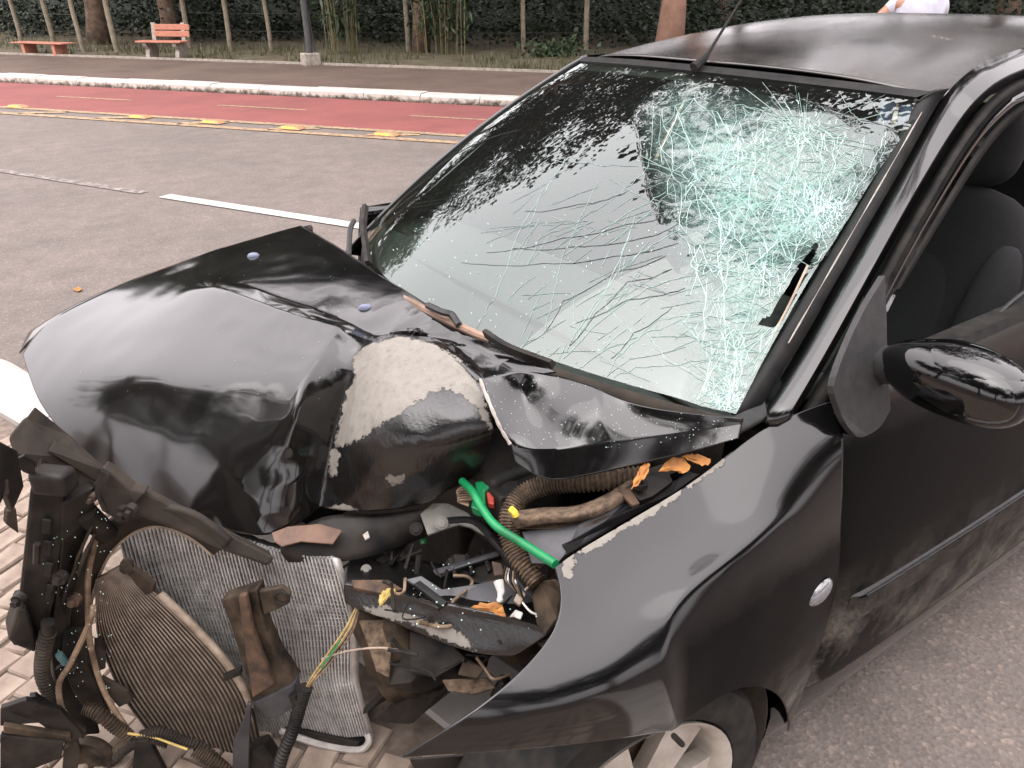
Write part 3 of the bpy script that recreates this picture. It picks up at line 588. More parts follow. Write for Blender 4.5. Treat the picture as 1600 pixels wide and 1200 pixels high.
for i in range(9):
    t = -34+i*6.4+rnd.uniform(-1, 1); p = rp(t, rnd.uniform(22.5, 26), .15)
    place_tree('forest_tree', (tmA, tmB)[i % 2], p, rnd.uniform(0, 6), rnd.uniform(.95, 1.25), 'bark', 'tall dark broadleaf tree rising from the undergrowth behind the fence posts', 'tall trees behind the fence')
tmD = tree_meshes(21, 16.5, 6.2, 38000, .20, 'leaf', 1.15, .17)
p = ond(1058, 25, 14.2); place_tree('street_tree', tmD, (p.x, p.y, .1), 2.3, 1.22, 'bark_red', 'tree with thick reddish trunk beyond the roof of the wrecked car', None)
p = onz(668, 82, .16); place_tree('tall_tree', tmD, (p.x, p.y, .1), 3.0, .92, 'bark', 'tall tree rising out of the broad bamboo clump', None)
p = onz(152, 68, .16); place_tree('street_tree', tmC, (p.x, p.y, .1), 2.6, 1.0, 'bark', 'tree with a brown trunk behind the low backless bench', None)
p = onz(262, 66, .16); place_tree('street_tree', tmA, (p.x, p.y, .1), .6, .95, 'bark', 'dark trunked tree right behind the bench with a backrest', None)
# unseen trees of the near side, placed and sized to darken the car's reflections
for i, (x, y, s_) in enumerate(((-9.0, -1.2, .95), (-10.0, 3.8, .9), (-9.5, -5.5, 1.0), (-8.0, -9.5, .95), (-3.0, -12.0, 1.0), (2.5, -12.5, .95), (8.0, -12.5, 1.0), (13.5, -12, 1.0))):
    place_tree('reflection_tree', tmC, (x, y, .08), i*1.7, s_, 'bark', 'unseen broadleaf tree placed to be mirrored dark in the black paint', 'unseen near-side trees placed for the reflections')
# undergrowth
rs = random.Random(11); up_ = []
for i in range(2600):
    t = rs.uniform(-30, 22); n = 18.6+abs(rs.gauss(0, 2.6))+.8*math.sin(t*.9); c = rp(t, n, .2+abs(rs.gauss(0, 1.0)))
    for k in range(20): up_.append(c+Vector((rs.gauss(0, .28), rs.gauss(0, .28), rs.gauss(0, .25))))
o = bpy.data.objects.new('undergrowth', leaf_mesh('undergrowth', up_, .12, 'leaf', rs)); COL.objects.link(o); tag(o, 'dense dark undergrowth filling the edge of the wood', 'undergrowth', kind='stuff')
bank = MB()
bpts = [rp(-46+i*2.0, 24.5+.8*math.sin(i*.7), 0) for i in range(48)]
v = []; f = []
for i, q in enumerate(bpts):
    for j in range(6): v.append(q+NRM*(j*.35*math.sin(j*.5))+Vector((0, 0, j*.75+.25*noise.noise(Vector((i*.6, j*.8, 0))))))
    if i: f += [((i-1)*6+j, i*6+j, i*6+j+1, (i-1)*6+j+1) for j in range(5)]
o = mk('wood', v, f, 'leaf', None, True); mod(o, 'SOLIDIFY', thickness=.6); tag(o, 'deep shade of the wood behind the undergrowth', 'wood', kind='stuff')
for (px, py, lab) in ((545, 82, 'bamboo clump beside the lamp post with bright narrow leaves'), (692, 84, 'broad bamboo clump with bare straw coloured canes at its foot')):
    p = onz(px, py, .16); r_ = empty('bamboo_clump', (p.x, p.y, .12)); cm = MB(); pts = []
    for k in range(34 if px > 600 else 20):
        a = rnd.uniform(0, 6.28); rr = abs(rnd.gauss(0, .38)); b0 = Vector((rr*math.cos(a), rr*math.sin(a), 0)); ln = Vector((math.cos(a), math.sin(a), 0))*rnd.uniform(.1, .9); h = rnd.uniform(2.2, 4.2)
        pl = [b0+ln*(t*t)+Vector((0, 0, h*t)) for t in (0, .25, .5, .75, 1)]; cm.tube(pl, .014, 5, False)
        for q in range(40): t = rnd.uniform(.15, 1); pts.append(b0+ln*t*t+Vector((rnd.gauss(0, .16), rnd.gauss(0, .16), h*t+rnd.gauss(0, .1))))
    o = cm.build('canes', 'bamboo'); o.parent = r_; o = bpy.data.objects.new('foliage', leaf_mesh('foliage', pts, .24, 'leaf2', rnd, .12, .5)); COL.objects.link(o); o.parent = r_
    tag(r_, lab, 'bamboo')
for (px, py, lab) in ((868, 86, 'small bright green weed tuft on the verge beside a fence post'),):
    p = onz(px, py, .16); pts = [Vector((p.x, p.y, .13))+Vector((rnd.gauss(0, .35), rnd.gauss(0, .35), abs(rnd.gauss(0, .16)))) for _ in range(500)]
    o = bpy.data.objects.new('weed_tuft', leaf_mesh('weed_tuft', pts, .13, 'leaf2', rnd, .3, -.4)); COL.objects.link(o); tag(o, lab, 'weeds', kind='stuff')
# ================================================================== THE WRECKED CAR
car = empty('crashed_car', (.9, 0, 0))
tag(car, 'black hatchback with a smashed front, crumpled bonnet and shattered windscreen', 'car')
# ---------- bonnet
HL = [
 [(470, 352, .965), (370, 380, .95), (230, 426, .915), (130, 470, .878), (60, 512, .838), (35, 552, .79)],
 [(530, 385, .97), (430, 405, .965), (290, 452, .948), (150, 575, .853), (95, 620, .795), (60, 646, .748)],
 [(590, 428, .975), (480, 432, .965), (345, 448, .966), (258, 588, .868), (208, 675, .768), (165, 738, .675)],
 [(640, 458, .975), (540, 462, .955), (440, 486, .958), (378, 602, .882), (338, 715, .772), (300, 812, .652)],
 [(700, 495, .972), (600, 488, .955), (530, 510, .958), (470, 600, .901), (445, 735, .776), (425, 854, .645)],
 [(750, 523, .965), (670, 510, .955), (570, 540, .938), (545, 605, .868), (518, 690, .778), (500, 792, .66)],
 [(775, 536, .962), (690, 518, .952), (605, 524, .957), (600, 600, .928), (585, 705, .852), (570, 806, .69)],
 [(800, 548, .958), (730, 533, .95), (660, 530, .958), (670, 600, .935), (680, 700, .868), (650, 797, .69)],
 [(840, 568, .952), (790, 560, .942), (718, 556, .952), (732, 620, .925), (740, 695, .865), (706, 768, .71)],
 [(868, 580, .948), (815, 585, .935), (750, 592, .938), (765, 640, .905), (777, 684, .865), (748, 742, .74)]]
for l, (dx, dy, dz) in zip(HL, ((0, 0, 0), (6, -12, -.002), (10, -13, -.010), (14, -13, -.014), (16, -12, -.014), (20, -10, -.010), (14, -10, -.012), (10, -10, -.012), (12, -6, -.010), (12, -2, -.006))):
    x, y, z = l[2]; l.insert(2, (x+dx, y+dy, z+dz) if dy else ((l[1][0]+x)/2, (l[1][1]+y)/2, (l[1][2]+z)/2))      # fold running behind the ridge
rows = [[onz(*q) for q in l] for l in HL]
WHITE = [(552, 556), (575, 538), (625, 525), (672, 535), (712, 558), (742, 592), (758, 628), (772, 672), (764, 672), (744, 638), (728, 622), (700, 606), (672, 615), (640, 636), (606, 656), (572, 680), (536, 698), (522, 700), (532, 660), (540, 615), (556, 590)]
SPOTS = [[(514, 738), (522, 700), (530, 712), (520, 745)], [(604, 748), (630, 742), (632, 750), (612, 754)], [(510, 796), (540, 789), (560, 796), (530, 801)]]
def filler(p):
    x, y = pix(p); d = pdist(x, y, WHITE)*.115
    for s in SPOTS: d = max(d, pdist(x, y, s)*.115+.25)
    return max(-6, min(6, d))
def scrape(p):
    x, y = pix(p); d = pdist(x, y, [(500, 810), (505, 730), (535, 600), (560, 540), (625, 522), (745, 590), (780, 690), (735, 760), (640, 805)])
    return max(0, min(1, (d+6)/14))*.6
bonnet = grid_sheet('bonnet', rows, 'paint_hood', car, 5, .004, [('c', 3, 2, 9, 1.0), ('c', 3, 1, 2, .5), ('c', 2, 2, 9, .55), ('r', 5, 3, 6, .85), ('r', 4, 3, 5, .55), ('r', 6, 3, 5, .25), ('c', 4, 1, 4, .4), ('r', 2, 3, 6, .3)], .0035, attr={'filler': filler, 'scrape': scrape}, seed=3, ridge=lambda q: .007*max(0, min(1, (pix(q)[0]-330)/200))*max(0, min(1, (pix(q)[1]-455)/60)))
bonnet['label'] = 'crumpled black bonnet with a scraped white filler patch'
# crumpled near corner of the bonnet
wr = [[(752, 590, .95), (810, 580, .960), (868, 583, .954), (930, 605, .956), (985, 634, .942), (1080, 647, .936), (1162, 655, .928)],
      [(770, 640, .925), (820, 640, .890), (880, 655, .920), (930, 640, .938), (992, 656, .920), (1080, 658, .926), (1162, 658, .924)],
      [(797, 697, .870), (850, 703, .876), (905, 698, .886), (960, 690, .895), (1020, 682, .903), (1090, 672, .912), (1160, 662, .920)],
      [(802, 720, .848), (850, 756, .828), (905, 746, .842), (960, 734, .852), (1020, 720, .866), (1090, 704, .884), (1154, 684, .905)]]
wing = grid_sheet('bonnet_corner', [[onz(*q) for q in l] for l in wr], M['paint'], car, 4, .003, [('r', 2, 0, 6, 1.0), ('c', 3, 0, 2, .75), ('c', 1, 0, 1, .5)], .004, seed=8)
wing['label'] = 'folded near corner of the bonnet with specks of glass'
tube('torn_edge', [onz(750, 592, .953), onz(764, 628, .932), onz(780, 665, .902), onz(797, 694, .873)], .0028, 'edge_white', car, 6, 24, lambda t: .0022+.0014*abs(math.sin(t*17)))
def surf(o):
    off = Vector(); q = o.parent
    while q is not None: off += q.location; q = q.parent
    return BVHTree.FromPolygons([v_.co+off for v_ in o.data.vertices], [list(f_.vertices) for f_ in o.data.polygons])
HB, CB = surf(bonnet), surf(wing)
for px, py in ((396, 400), (571, 481)):
    c = bvh_hit(HB, px, py)[0]-Vector((0, 0, .002)); m_ = MB(); n = 12
    v = []; 
    for j, (r_, h) in enumerate(((.015, 0), (.014, .005), (.010, .009), (.003, .0105))):
        v += [c+Vector((-.3, -.95, 0))*(math.sin(a*2*math.pi/n)*r_*.6)+Vector((.95, -.3, 0))*(math.cos(a*2*math.pi/n)*r_)+Vector((0, 0, h)) for a in range(n)]
    m_.add(v, [(j*n+a, j*n+(a+1) % n, (j+1)*n+(a+1) % n, (j+1)*n+a) for j in range(3) for a in range(n)]+[tuple(3*n+a for a in range(n))]).build('washer_nozzle', 'nozzle', car)
cr_ = MB()      # crumbs of glass strewn over the bonnet
for k in range(520):
    if k < 330: px, py, bb = rnd.uniform(760, 1150), rnd.uniform(585, 700), CB
    else: px, py, bb = rnd.uniform(120, 860), rnd.uniform(370, 640), HB
    h, nn = bvh_hit(bb, px, py)
    if h is None or nn.z < .3: continue
    r_ = rnd.uniform(.0003, .0008) if k < 330 else rnd.uniform(.0002, .00055); cr_.box(h+nn*r_*.6, (r_*2, r_*1.6, r_*1.3), Matrix.Rotation(rnd.uniform(0, 3), 3, 'Z'))
o = cr_.build('strewn_glass', 'crack', car, False); o['kind'] = 'stuff'
# ---------- windscreen
def gl(s, t):
    """windscreen surface, s -1 (near side)..1 (far side), t 0 bottom..1 top"""
    k = 1-s*s; hw = .675+(.535-.675)*t
    x = .425+(1.075-.425)*t-(.205*(1-t)+.115*t)*k; z = .925+(1.352-.925)*t+(.025*(1-t)+.02*t)*k
    b = 4*t*(1-t); return Vector((x-.022*b, s*hw, z+.022*b))
NS, NT = 300, 190
HOLE = [(1273, 378), (1280, 384), (1262, 420), (1246, 455), (1228, 495), (1212, 512), (1186, 510), (1190, 496), (1202, 496), (1214, 470), (1232, 446), (1250, 412), (1262, 398)]
CRAZE = [(1020, 180), (1060, 150), (1150, 165), (1240, 180), (1330, 215), (1372, 225), (1352, 270), (1320, 330), (1300, 380), (1260, 430), (1215, 500), (1180, 560), (1150, 640), (1085, 640), (1110, 560), (1065, 500), (1085, 430), (1060, 360), (1040, 280)]
CORE = [(1130, 225), (1200, 195), (1290, 205), (1340, 250), (1310, 330), (1270, 380), (1200, 380), (1100, 300), (1060, 250)]
gv = []; gz = []
for j in range(NT+1):
    for i in range(NS+1):
        p = gl(-1+2*i/NS, j/NT); x, y = pix(p); d = pdist(x, y, CRAZE); e = pdist(x, y, CORE)
        k = max(0, min(1, (d+30)/120)); ke = max(0, min(1, (e+30)/90))
        p = p+Vector((.54, 0, -.84))*(.018*k+.028*ke)*1.0+Vector((.54, 0, -.84))*(noise.noise(p*28)*.006+noise.noise(p*70)*.003)*k
        gv.append(p); n_ = .5+.5*noise.noise(p*14)
        n_ = max(0, min(1, n_*1.6-.3)); gz.append(max(0, min(1, k*(.5+.45*n_)+.3*ke*(.5+.5*n_))) if d > -30 else 0)
gf = []
for j in range(NT):
    for i in range(NS):
        q = [j*(NS+1)+i, j*(NS+1)+i+1, (j+1)*(NS+1)+i+1, (j+1)*(NS+1)+i]; c = (gv[q[0]]+gv[q[2]])/2
        if not inpoly(*pix(c), HOLE): gf.append(q)
glass = mk('windscreen', gv, gf, 'glass', car, True, 80); glass['label'] = 'shattered windscreen crazed white around the driver side'
a = glass.data.attributes.new('crazed', 'FLOAT', 'POINT')
for i, q in enumerate(gz): a.data[i].value = q
GB = BVHTree.FromPolygons(gv, gf)
def gp_(px, py, off=.0015):
    h, n_ = bvh_hit(GB, px, py)
    if h is None: return None
    return h+(CAM-h).normalized()*off
def ribbons(name, lines, mat):
    v = []; f = []
    for ln, wd in lines:
        pts = [gp_(x, y) for x, y in ln]
        for q in range(len(pts)-1):
            a_, b2 = pts[q], pts[q+1]
            if a_ is None or b2 is None or (a_-b2).length > .12 or (a_-b2).length < 1e-5: continue
            vw = (CAM-a_).normalized(); s_ = (b2-a_).cross(vw).normalized()*wd/2; k = len(v)
            v += [a_+s_, a_-s_, b2-s_, b2+s_, a_-vw*.0012+s_*0, b2-vw*.0012]; f += [(k, k+1, k+2, k+3), (k, k+3, k+5, k+4), (k+1, k+4, k+5, k+2)]
    o = mk(name, v, f, mat, glass, False); o['kind'] = 'stuff'; return o
def wander(x, y, ang, length, step=9, wob=.16, curl=0.):
    pts = [(x, y)]
    while length > 0:
        ang += rnd.gauss(0, wob)+curl; x += math.cos(ang)*step; y += math.sin(ang)*step; length -= step; pts.append((x, y))
    return pts
white = []; darkl = []
def W_(pts, w_=.0014, jit=1.2, sub=6):
    out = []
    for (x1, y1), (x2, y2) in zip(pts, pts[1:]):
        for k in range(sub): t = k/sub; out.append((x1+(x2-x1)*t+rnd.gauss(0, jit), y1+(y2-y1)*t+rnd.gauss(0, jit)))
    out.append(pts[-1]); white.append((out, w_))
# long cracks that can be followed in the photograph
for ln in ([(1022, 165), (1018, 230), (1012, 262)], [(860, 250), (905, 255), (1012, 262), (1050, 275)], [(885, 245), (850, 300), (815, 350), (790, 420), (770, 470)], [(935, 285), (905, 345), (880, 400), (868, 450), (852, 520)],
           [(1012, 262), (960, 310), (905, 345), (840, 375)], [(1040, 300), (985, 330), (930, 370), (880, 400)], [(1060, 360), (1000, 395), (960, 430), (900, 520)], [(985, 360), (950, 450), (900, 530)], [(1080, 430), (1010, 450), (940, 500), (880, 560)],
           [(1352, 145), (1375, 180), (1385, 205), (1380, 240), (1365, 270), (1340, 300), (1325, 330)], [(1385, 205), (1372, 235), (1352, 275), (1322, 318)], [(1315, 150), (1330, 175), (1350, 195)], [(1065, 500), (1000, 525), (950, 545), (905, 575)], [(1110, 560), (1050, 570), (990, 575), (930, 600)],
           [(1095, 490), (1030, 500), (960, 560)], [(1010, 520), (1040, 560), (1090, 590), (1150, 620)], [(940, 470), (965, 500), (1000, 530)], [(1150, 640), (1100, 628), (1060, 640)], [(770, 470), (745, 510), (720, 540)], [(905, 345), (830, 350), (760, 380)]):
    W_(ln, rnd.choice((.0004, .0005, .0007)))
for ln in ([(1060, 330), (980, 350), (880, 372), (760, 395)], [(1060, 350), (1000, 372), (900, 385), (800, 388)], [(1060, 380), (960, 400), (850, 412), (720, 410)], [(1070, 450), (980, 468), (900, 505)], [(1050, 420), (980, 440), (930, 490), (890, 540)], [(980, 300), (900, 320), (820, 330)], [(1050, 480), (990, 520), (955, 560)], [(1040, 400), (960, 425), (880, 470), (850, 520)]):
    out = []
    for (x1, y1), (x2, y2) in zip(ln, ln[1:]):
        for k in range(8): t = k/8; out.append((x1+(x2-x1)*t, y1+(y2-y1)*t+4*math.sin(t*3.14)+rnd.gauss(0, .5)))
    darkl.append((out+[ln[-1]], .0007))
# fans around the impact points
for (cx, cy, n, lmin, lmax, r0) in ((1258, 212, 46, 30, 140, 14), (1276, 335, 38, 25, 130, 10), (1150, 548, 30, 25, 120, 20), (1145, 610, 26, 15, 80, 18), (1085, 285, 16, 20, 90, 30)):
    for _ in range(n):
        a = rnd.uniform(0, 6.283); r_ = abs(rnd.gauss(0, r0)); pts = wander(cx+math.cos(a)*r_, cy+math.sin(a)*r_*.8, a+rnd.gauss(0, .35), rnd.uniform(lmin, lmax), 9, .05)
        pts = [q for q in pts if pdist(*q, CRAZE) > -12 or rnd.random() < .35]
        if len(pts) > 1: white.append((pts, rnd.choice((.0003, .0004, .0007))))
from mathutils.geometry import delaunay_2d_cdt
def web(n, poly, foci, keep, widths, jit):
    pts = []
    while len(pts) < n:
        if rnd.random() < .62:
            cx, cy, sp = rnd.choice(foci); r_ = abs(rnd.gauss(0, sp)); a = rnd.uniform(0, 6.283); x, y = cx+math.cos(a)*r_, cy+math.sin(a)*r_
        else: x, y = rnd.uniform(1010, 1385), rnd.uniform(150, 650)
        if pdist(x, y, poly) > -4 and not inpoly(x, y, HOLE): pts.append(Vector((x, y)))
    res = delaunay_2d_cdt(pts, [], [], 0, .5); V2, E2 = res[0], res[1]
    for a, c in E2:
        A, B = V2[a], V2[c]; ln = (A-B).length
        if ln > 62 or rnd.random() > keep or pdist((A.x+B.x)/2, (A.y+B.y)/2, poly) < -6: continue
        k = max(1, int(ln/9)); white.append(([(A.x+(B.x-A.x)*t/k+(rnd.gauss(0, jit) if 0 < t < k else 0), A.y+(B.y-A.y)*t/k+(rnd.gauss(0, jit) if 0 < t < k else 0)) for t in range(k+1)], rnd.choice(widths)))
FOCI = ((1258, 212, 55), (1276, 335, 45), (1160, 250, 50), (1090, 280, 40), (1150, 545, 50), (1140, 610, 35), (1120, 420, 50), (1195, 430, 50), (1150, 340, 60))
web(620, CRAZE, FOCI, .62, (.0003, .00045, .0007), 1.0)
web(240, CRAZE, FOCI, .55, (.0006, .0009), 1.4)
for cx, cy in ((1258, 212), (1276, 335), (1150, 548)):      # rings round the impacts
    for r_ in (16, 30, 46, 66, 92):
        a0 = rnd.uniform(0, 6.28); arc = []
        for q in range(int(rnd.uniform(12, 26))):
            a = a0+q*.2; rr = r_*(1+rnd.gauss(0, .04)); arc.append((cx+math.cos(a)*rr, cy+math.sin(a)*rr*.85))
        arc = [q for q in arc if pdist(*q, CRAZE) > -8]
        if len(arc) > 2: white.append((arc, .0005))
for _ in range(90):     # fine cracks reaching into the clear glass
    x = rnd.uniform(830, 1060); y = rnd.uniform(280, 590)
    white.append((wander(x, y, rnd.choice((2.1, 2.4, 2.75, -.4, .35))+rnd.gauss(0, .2), rnd.uniform(20, 90), 8, .05), .0004))
for cx, cy, sp in ((1258, 212, 20), (1278, 335, 16), (1290, 322, 10), (1172, 236, 14), (1140, 625, 14)):    # crushed glass
    for _ in range(80):
        x, y = rnd.gauss(cx, sp*1.5), rnd.gauss(cy, sp); white.append((wander(x, y, rnd.uniform(0, 6.28), 7, 4, .5), .0011))
for _ in range(260):     # loose crumbs on the glass
    x = rnd.uniform(610, 1130); y = rnd.uniform(330, 640); a = rnd.uniform(0, 6.28); white.append(([(x, y), (x+math.cos(a)*2.4, y+math.sin(a)*2.4)], .0011))
ribbons('fracture_lines', white, 'crack'); ribbons('dark_fracture_lines', darkl, 'crack_dark')
m_ = MB()     # black surround of the windscreen
def edge_strip(fn, n, w0, name, mat, lift=.004):
    v = []; f = []
    for i in range(n+1):
        a_, b2 = fn(i/n); v += [a_+Vector((-.5, 0, .85))*lift, b2+Vector((-.5, 0, .85))*lift, b2-Vector((-.5, 0, .85))*.012, a_-Vector((-.5, 0, .85))*.012]
        if i: k = 4*i; f += [(k-4, k-3, k+1, k), (k-3, k-2, k+2, k+1), (k-2, k-1, k+3, k+2), (k-1, k-4, k, k+3)]
    return mk(name, v, f, mat, car)
edge_strip(lambda t: (gl(-1+2*t, .99), gl(-1+2*t, 1.022)), 30, 0, 'header_trim', 'trim')
def band(fn, n=40):
    v = []; f = []
    for i in range(n+1):
        a_, b2 = fn(i/n); v += [a_+Vector((.54, 0, -.84))*(.008+.075*max(0, min(1, -a_.y*2.5))), b2+Vector((.54, 0, -.84))*(.008+.075*max(0, min(1, -b2.y*2.5)))]
        if i: k = 2*i; f.append((k-2, k-1, k+1, k))
    return v, f
m_ = MB()
for fn in (lambda t: (gl(-1+2*t, 0), gl(-1+2*t, .075+.02*(1-(2*t-1)**2))), lambda t: (gl(-1+2*t, 1.0), gl(-1+2*t, .955)), lambda t: (gl(1.0, .05+.9*t), gl(.955, .05+.9*t)), lambda t: (gl(-1.0, .62+.33*t), gl(-.96, .62+.33*t))): m_.add(*band(fn))
fb = m_.build('frit_band', 'plastic', car, False); mod(fb, 'SOLIDIFY', thickness=.001, offset=0)
edge_strip(lambda t: (gl(.975, t), gl(1.03, t)), 30, 0, 'pillar_trim', 'trim')
# ---------- roof
def rf(s, u):
    x0 = 1.10-.115*(1-s*s); x = x0+(2.95-x0)*u; hw = .54+.035*math.sin(min(1, u*1.6)*math.pi/2)-.05*u*u
    e = 1.362+.085*math.sin(min(1, u*1.9)*math.pi/2)-.13*max(0, u-.45)**1.5; crown = .030*(1-abs(s)**2.6)
    return Vector((x, s*hw, e+crown-.012*abs(s)**8))
rows = [[rf(-1+2*i/12, u) for i in range(13)] for u in (0, .03, .1, .2, .35, .5, .65, .8, .92, 1)]
roof = grid_sheet('roof', rows, 'paint_roof', car, 2, .004, (), .0012, seed=5)
ab = onz(1099, 96, 1.392); at_ = ony(1158, 0, ab.y+.02)
MB().tube([ab-Vector((.03, 0, .012)), ab+Vector((.0, 0, .004)), ab+(at_-ab)*.12], .012, 8, True, lambda t: .012*(1-.55*t)).build('aerial_foot', 'rubber', car)
MB().tube([ab+(at_-ab)*.08, ab+(at_-ab)*.4, ab+(at_-ab)*1.0, ab+(at_-ab)*2.6], .004, 6, True, lambda t: .0045*(1-.7*t)).build('aerial', 'rubber', car)
# ---------- near A-pillar, roof rail, door frame
def rails(name, lines, mat, n=26, thick=.02, levels=0, parent=car):
    L_ = [catmull([ony(*q) for q in l], n) for l in lines]
    v = [p for l in L_ for p in l]; k = len(L_); f = [(i*n+j, i*n+j+1, (i+1)*n+j+1, (i+1)*n+j) for i in range(k-1) for j in range(n-1)]
    o = mk(name, v, f, mat, parent, True, 60)
    bm = bmesh.new(); bm.from_mesh(o.data); bmesh.ops.recalc_face_normals(bm, faces=bm.faces)
    off = car.location
    if sum(q.normal.dot(CAM-off-q.calc_center_median()) for q in bm.faces) < 0: bmesh.ops.reverse_faces(bm, faces=bm.faces)
    bm.to_mesh(o.data); bm.free(); mod(o, 'SOLIDIFY', thickness=thick, offset=-1); return o
rails('windscreen_moulding', [[(1146, 648, -.668), (1210, 545, -.638), (1285, 420, -.604), (1365, 285, -.567), (1432, 168, -.538), (1436, 158, -.536)],
                              [(1158, 650, -.672), (1224, 548, -.645), (1302, 416, -.610), (1380, 282, -.574), (1446, 166, -.544), (1462, 140, -.54)],
                              [(1178, 652, -.680), (1244, 548, -.655), (1322, 412, -.622), (1400, 277, -.585), (1462, 168, -.553), (1484, 138, -.546)]], 'trim', 26, .012)
MB().tube(catmull([ony(*q)+Vector((-.004, -.002, .004)) for q in ((1232, 538, -.649), (1304, 413, -.614), (1382, 279, -.578), (1440, 178, -.549))], 30), .0012, 5, True, lambda t: .0010+.0006*math.sin(t*23)).build('moulding_edge', 'edge_white', car)
MB().tube(catmull([ony(*q) for q in ((1196, 540, -.640), (1226, 490, -.628), (1262, 415, -.612))], 16), .003, 6, True, lambda t: .0022).build('torn_seal', 'tan', car)
rails('a_pillar', [[(1178, 654, -.678), (1245, 548, -.653), (1323, 412, -.620), (1401, 277, -.583), (1464, 168, -.551), (1502, 122, -.553), (1550, 92, -.56), (1640, 62, -.575)],
                   [(1200, 656, -.712), (1268, 548, -.682), (1345, 414, -.648), (1418, 285, -.612), (1478, 180, -.578), (1516, 135, -.577), (1564, 103, -.582), (1650, 74, -.59)],
                   [(1228, 656, -.728), (1290, 550, -.700), (1362, 420, -.668), (1432, 295, -.634), (1490, 200, -.602), (1530, 150, -.60), (1576, 117, -.602), (1660, 86, -.606)],
                   [(1238, 656, -.722), (1300, 552, -.694), (1370, 425, -.662), (1440, 302, -.628), (1497, 208, -.598), (1537, 158, -.596), (1584, 124, -.598), (1665, 93, -.602)]], 'paint', 30, .03)
rails('door_seal', [[(1240, 660, -.715), (1303, 556, -.688), (1373, 428, -.656), (1443, 305, -.622), (1500, 211, -.592), (1540, 161, -.59), (1586, 127, -.592), (1665, 96, -.596)],
                    [(1256, 660, -.735), (1318, 556, -.706), (1384, 428, -.674), (1452, 308, -.640), (1507, 217, -.610), (1548, 168, -.606), (1592, 134, -.606), (1670, 103, -.61)]], 'rubber', 30, .03)
# ---------- near front wing
FR = [
 [(1312, 622, -.745), (1190, 662, -.705), (1100, 745, -.69), (1010, 798, -.685), (935, 842, -.683), (895, 866, -.683), (868, 886, -.688)],
 [(1319, 680, -.785), (1215, 735, -.762), (1128, 815, -.752), (1052, 870, -.748), (985, 905, -.742), (925, 925, -.732), (880, 930, -.720)],
 [(1317, 750, -.808), (1240, 795, -.805), (1165, 855, -.806), (1095, 905, -.806), (1041, 952, -.806), (945, 985, -.776), (872, 985, -.748)],
 [(1313, 850, -.822), (1250, 880, -.832), (1170, 930, -.834), (1100, 980, -.834), (1042, 1030, -.842), (935, 1050, -.813), (815, 1052, -.765)],
 [(1311, 935, -.824), (1262, 975, -.836), (1180, 1015, -.842), (1110, 1058, -.840), (1047, 1092, -.856), (912, 1110, -.832), (735, 1118, -.765)],
 [(1232, 1142, -.800), (1232, 1092, -.832), (1178, 1062, -.848), (1108, 1094, -.845), (1052, 1142, -.850), (870, 1168, -.825), (630, 1184, -.735)]]
CHIPS = [[(905, 862), (950, 833), (1000, 806), (1046, 772), (1060, 764), (1062, 770), (1020, 802), (960, 834), (915, 862)], [(1075, 752), (1128, 715), (1132, 720), (1090, 750), (1076, 758)], [(884, 872), (895, 866), (897, 880), (890, 902), (881, 900)], [(1196, 652), (1215, 645), (1218, 648), (1200, 656)]]
def chips(p):
    x, y = pix(p); return max(-6, min(6, max(pdist(x, y, c) for c in CHIPS)*.115+.35))
wing_f = grid_sheet('front_wing', [[ony(*q) for q in l] for l in FR], 'paint_wing', car, 5, .003, [('c', 4, 2, 5, .9), ('r', 2, 1, 4, .45)], .0022, seed=12, attr={'filler': chips, 'scrape': lambda p: 0.})
wing_f['label'] = 'creased black front wing with a chipped white upper edge'
rep = ony(1281, 925, -.829); m_ = MB(); n = 14; ax = Vector((0, -1, 0)); v = []
for j in range(5):
    a = j/4*math.pi/2; v += [rep+Vector((math.cos(q*2*math.pi/n)*.030*math.cos(a), -.013*math.sin(a), math.sin(q*2*math.pi/n)*.022*math.cos(a)+math.cos(q*2*math.pi/n)*.008*math.cos(a))) for q in range(n)]
m_.add(v, [(j*n+a, j*n+(a+1) % n, (j+1)*n+(a+1) % n, (j+1)*n+a) for j in range(4) for a in range(n)])
m, N, L, b = newmat('smoked_lens'); b.inputs['Base Color'].default_value = (.14, .14, .145, 1); b.inputs['Roughness'].default_value = .12; b.inputs['Coat Weight'].default_value = 1; M['lens'] = m
m_.build('side_repeater', 'lens', car)
# ---------- door
def sy(z): 
    pts = [(.20, -.792), (.28, -.806), (.36, -.822), (.52, -.832), (.66, -.826), (.78, -.812), (.88, -.79), (.95, -.762)]
    for (a, ya), (b2, yb) in zip(pts, pts[1:]):
        if z <= b2: t = max(0, (z-a)/(b2-a)); return ya+(yb-ya)*t
    return pts[-1][1]
door = empty('door', (0, 0, 0)); door.parent = car; door.location = (0, 0, 0)
sx_ = lambda z: ony({.95: 1315, .9: 1318, .84: 1321, .74: 1318, .6: 1309, .48: 1301, .38: 1276, .3: 1248}[z], {.95: 625, .9: 672, .84: 715, .74: 790, .6: 880, .48: 972, .38: 1040, .3: 1085}[z], sy(z)).x+.006
zz = (.95, .9, .84, .74, .6, .48, .38, .3)
rows = [[Vector((sx_(z)+(2.15-sx_(z))*t, sy(z)-.012*math.sin(t*3.14)*(1 if z < .9 else .5)-(-.022 if t < .01 else -.003 if t < .03 else 0), z)) for t in (0, .02, .15, .4, .7, 1)] for z in zz]
skin = grid_sheet('door_skin', rows, 'paint_side', door, 3, .02, (), .0006, seed=2)
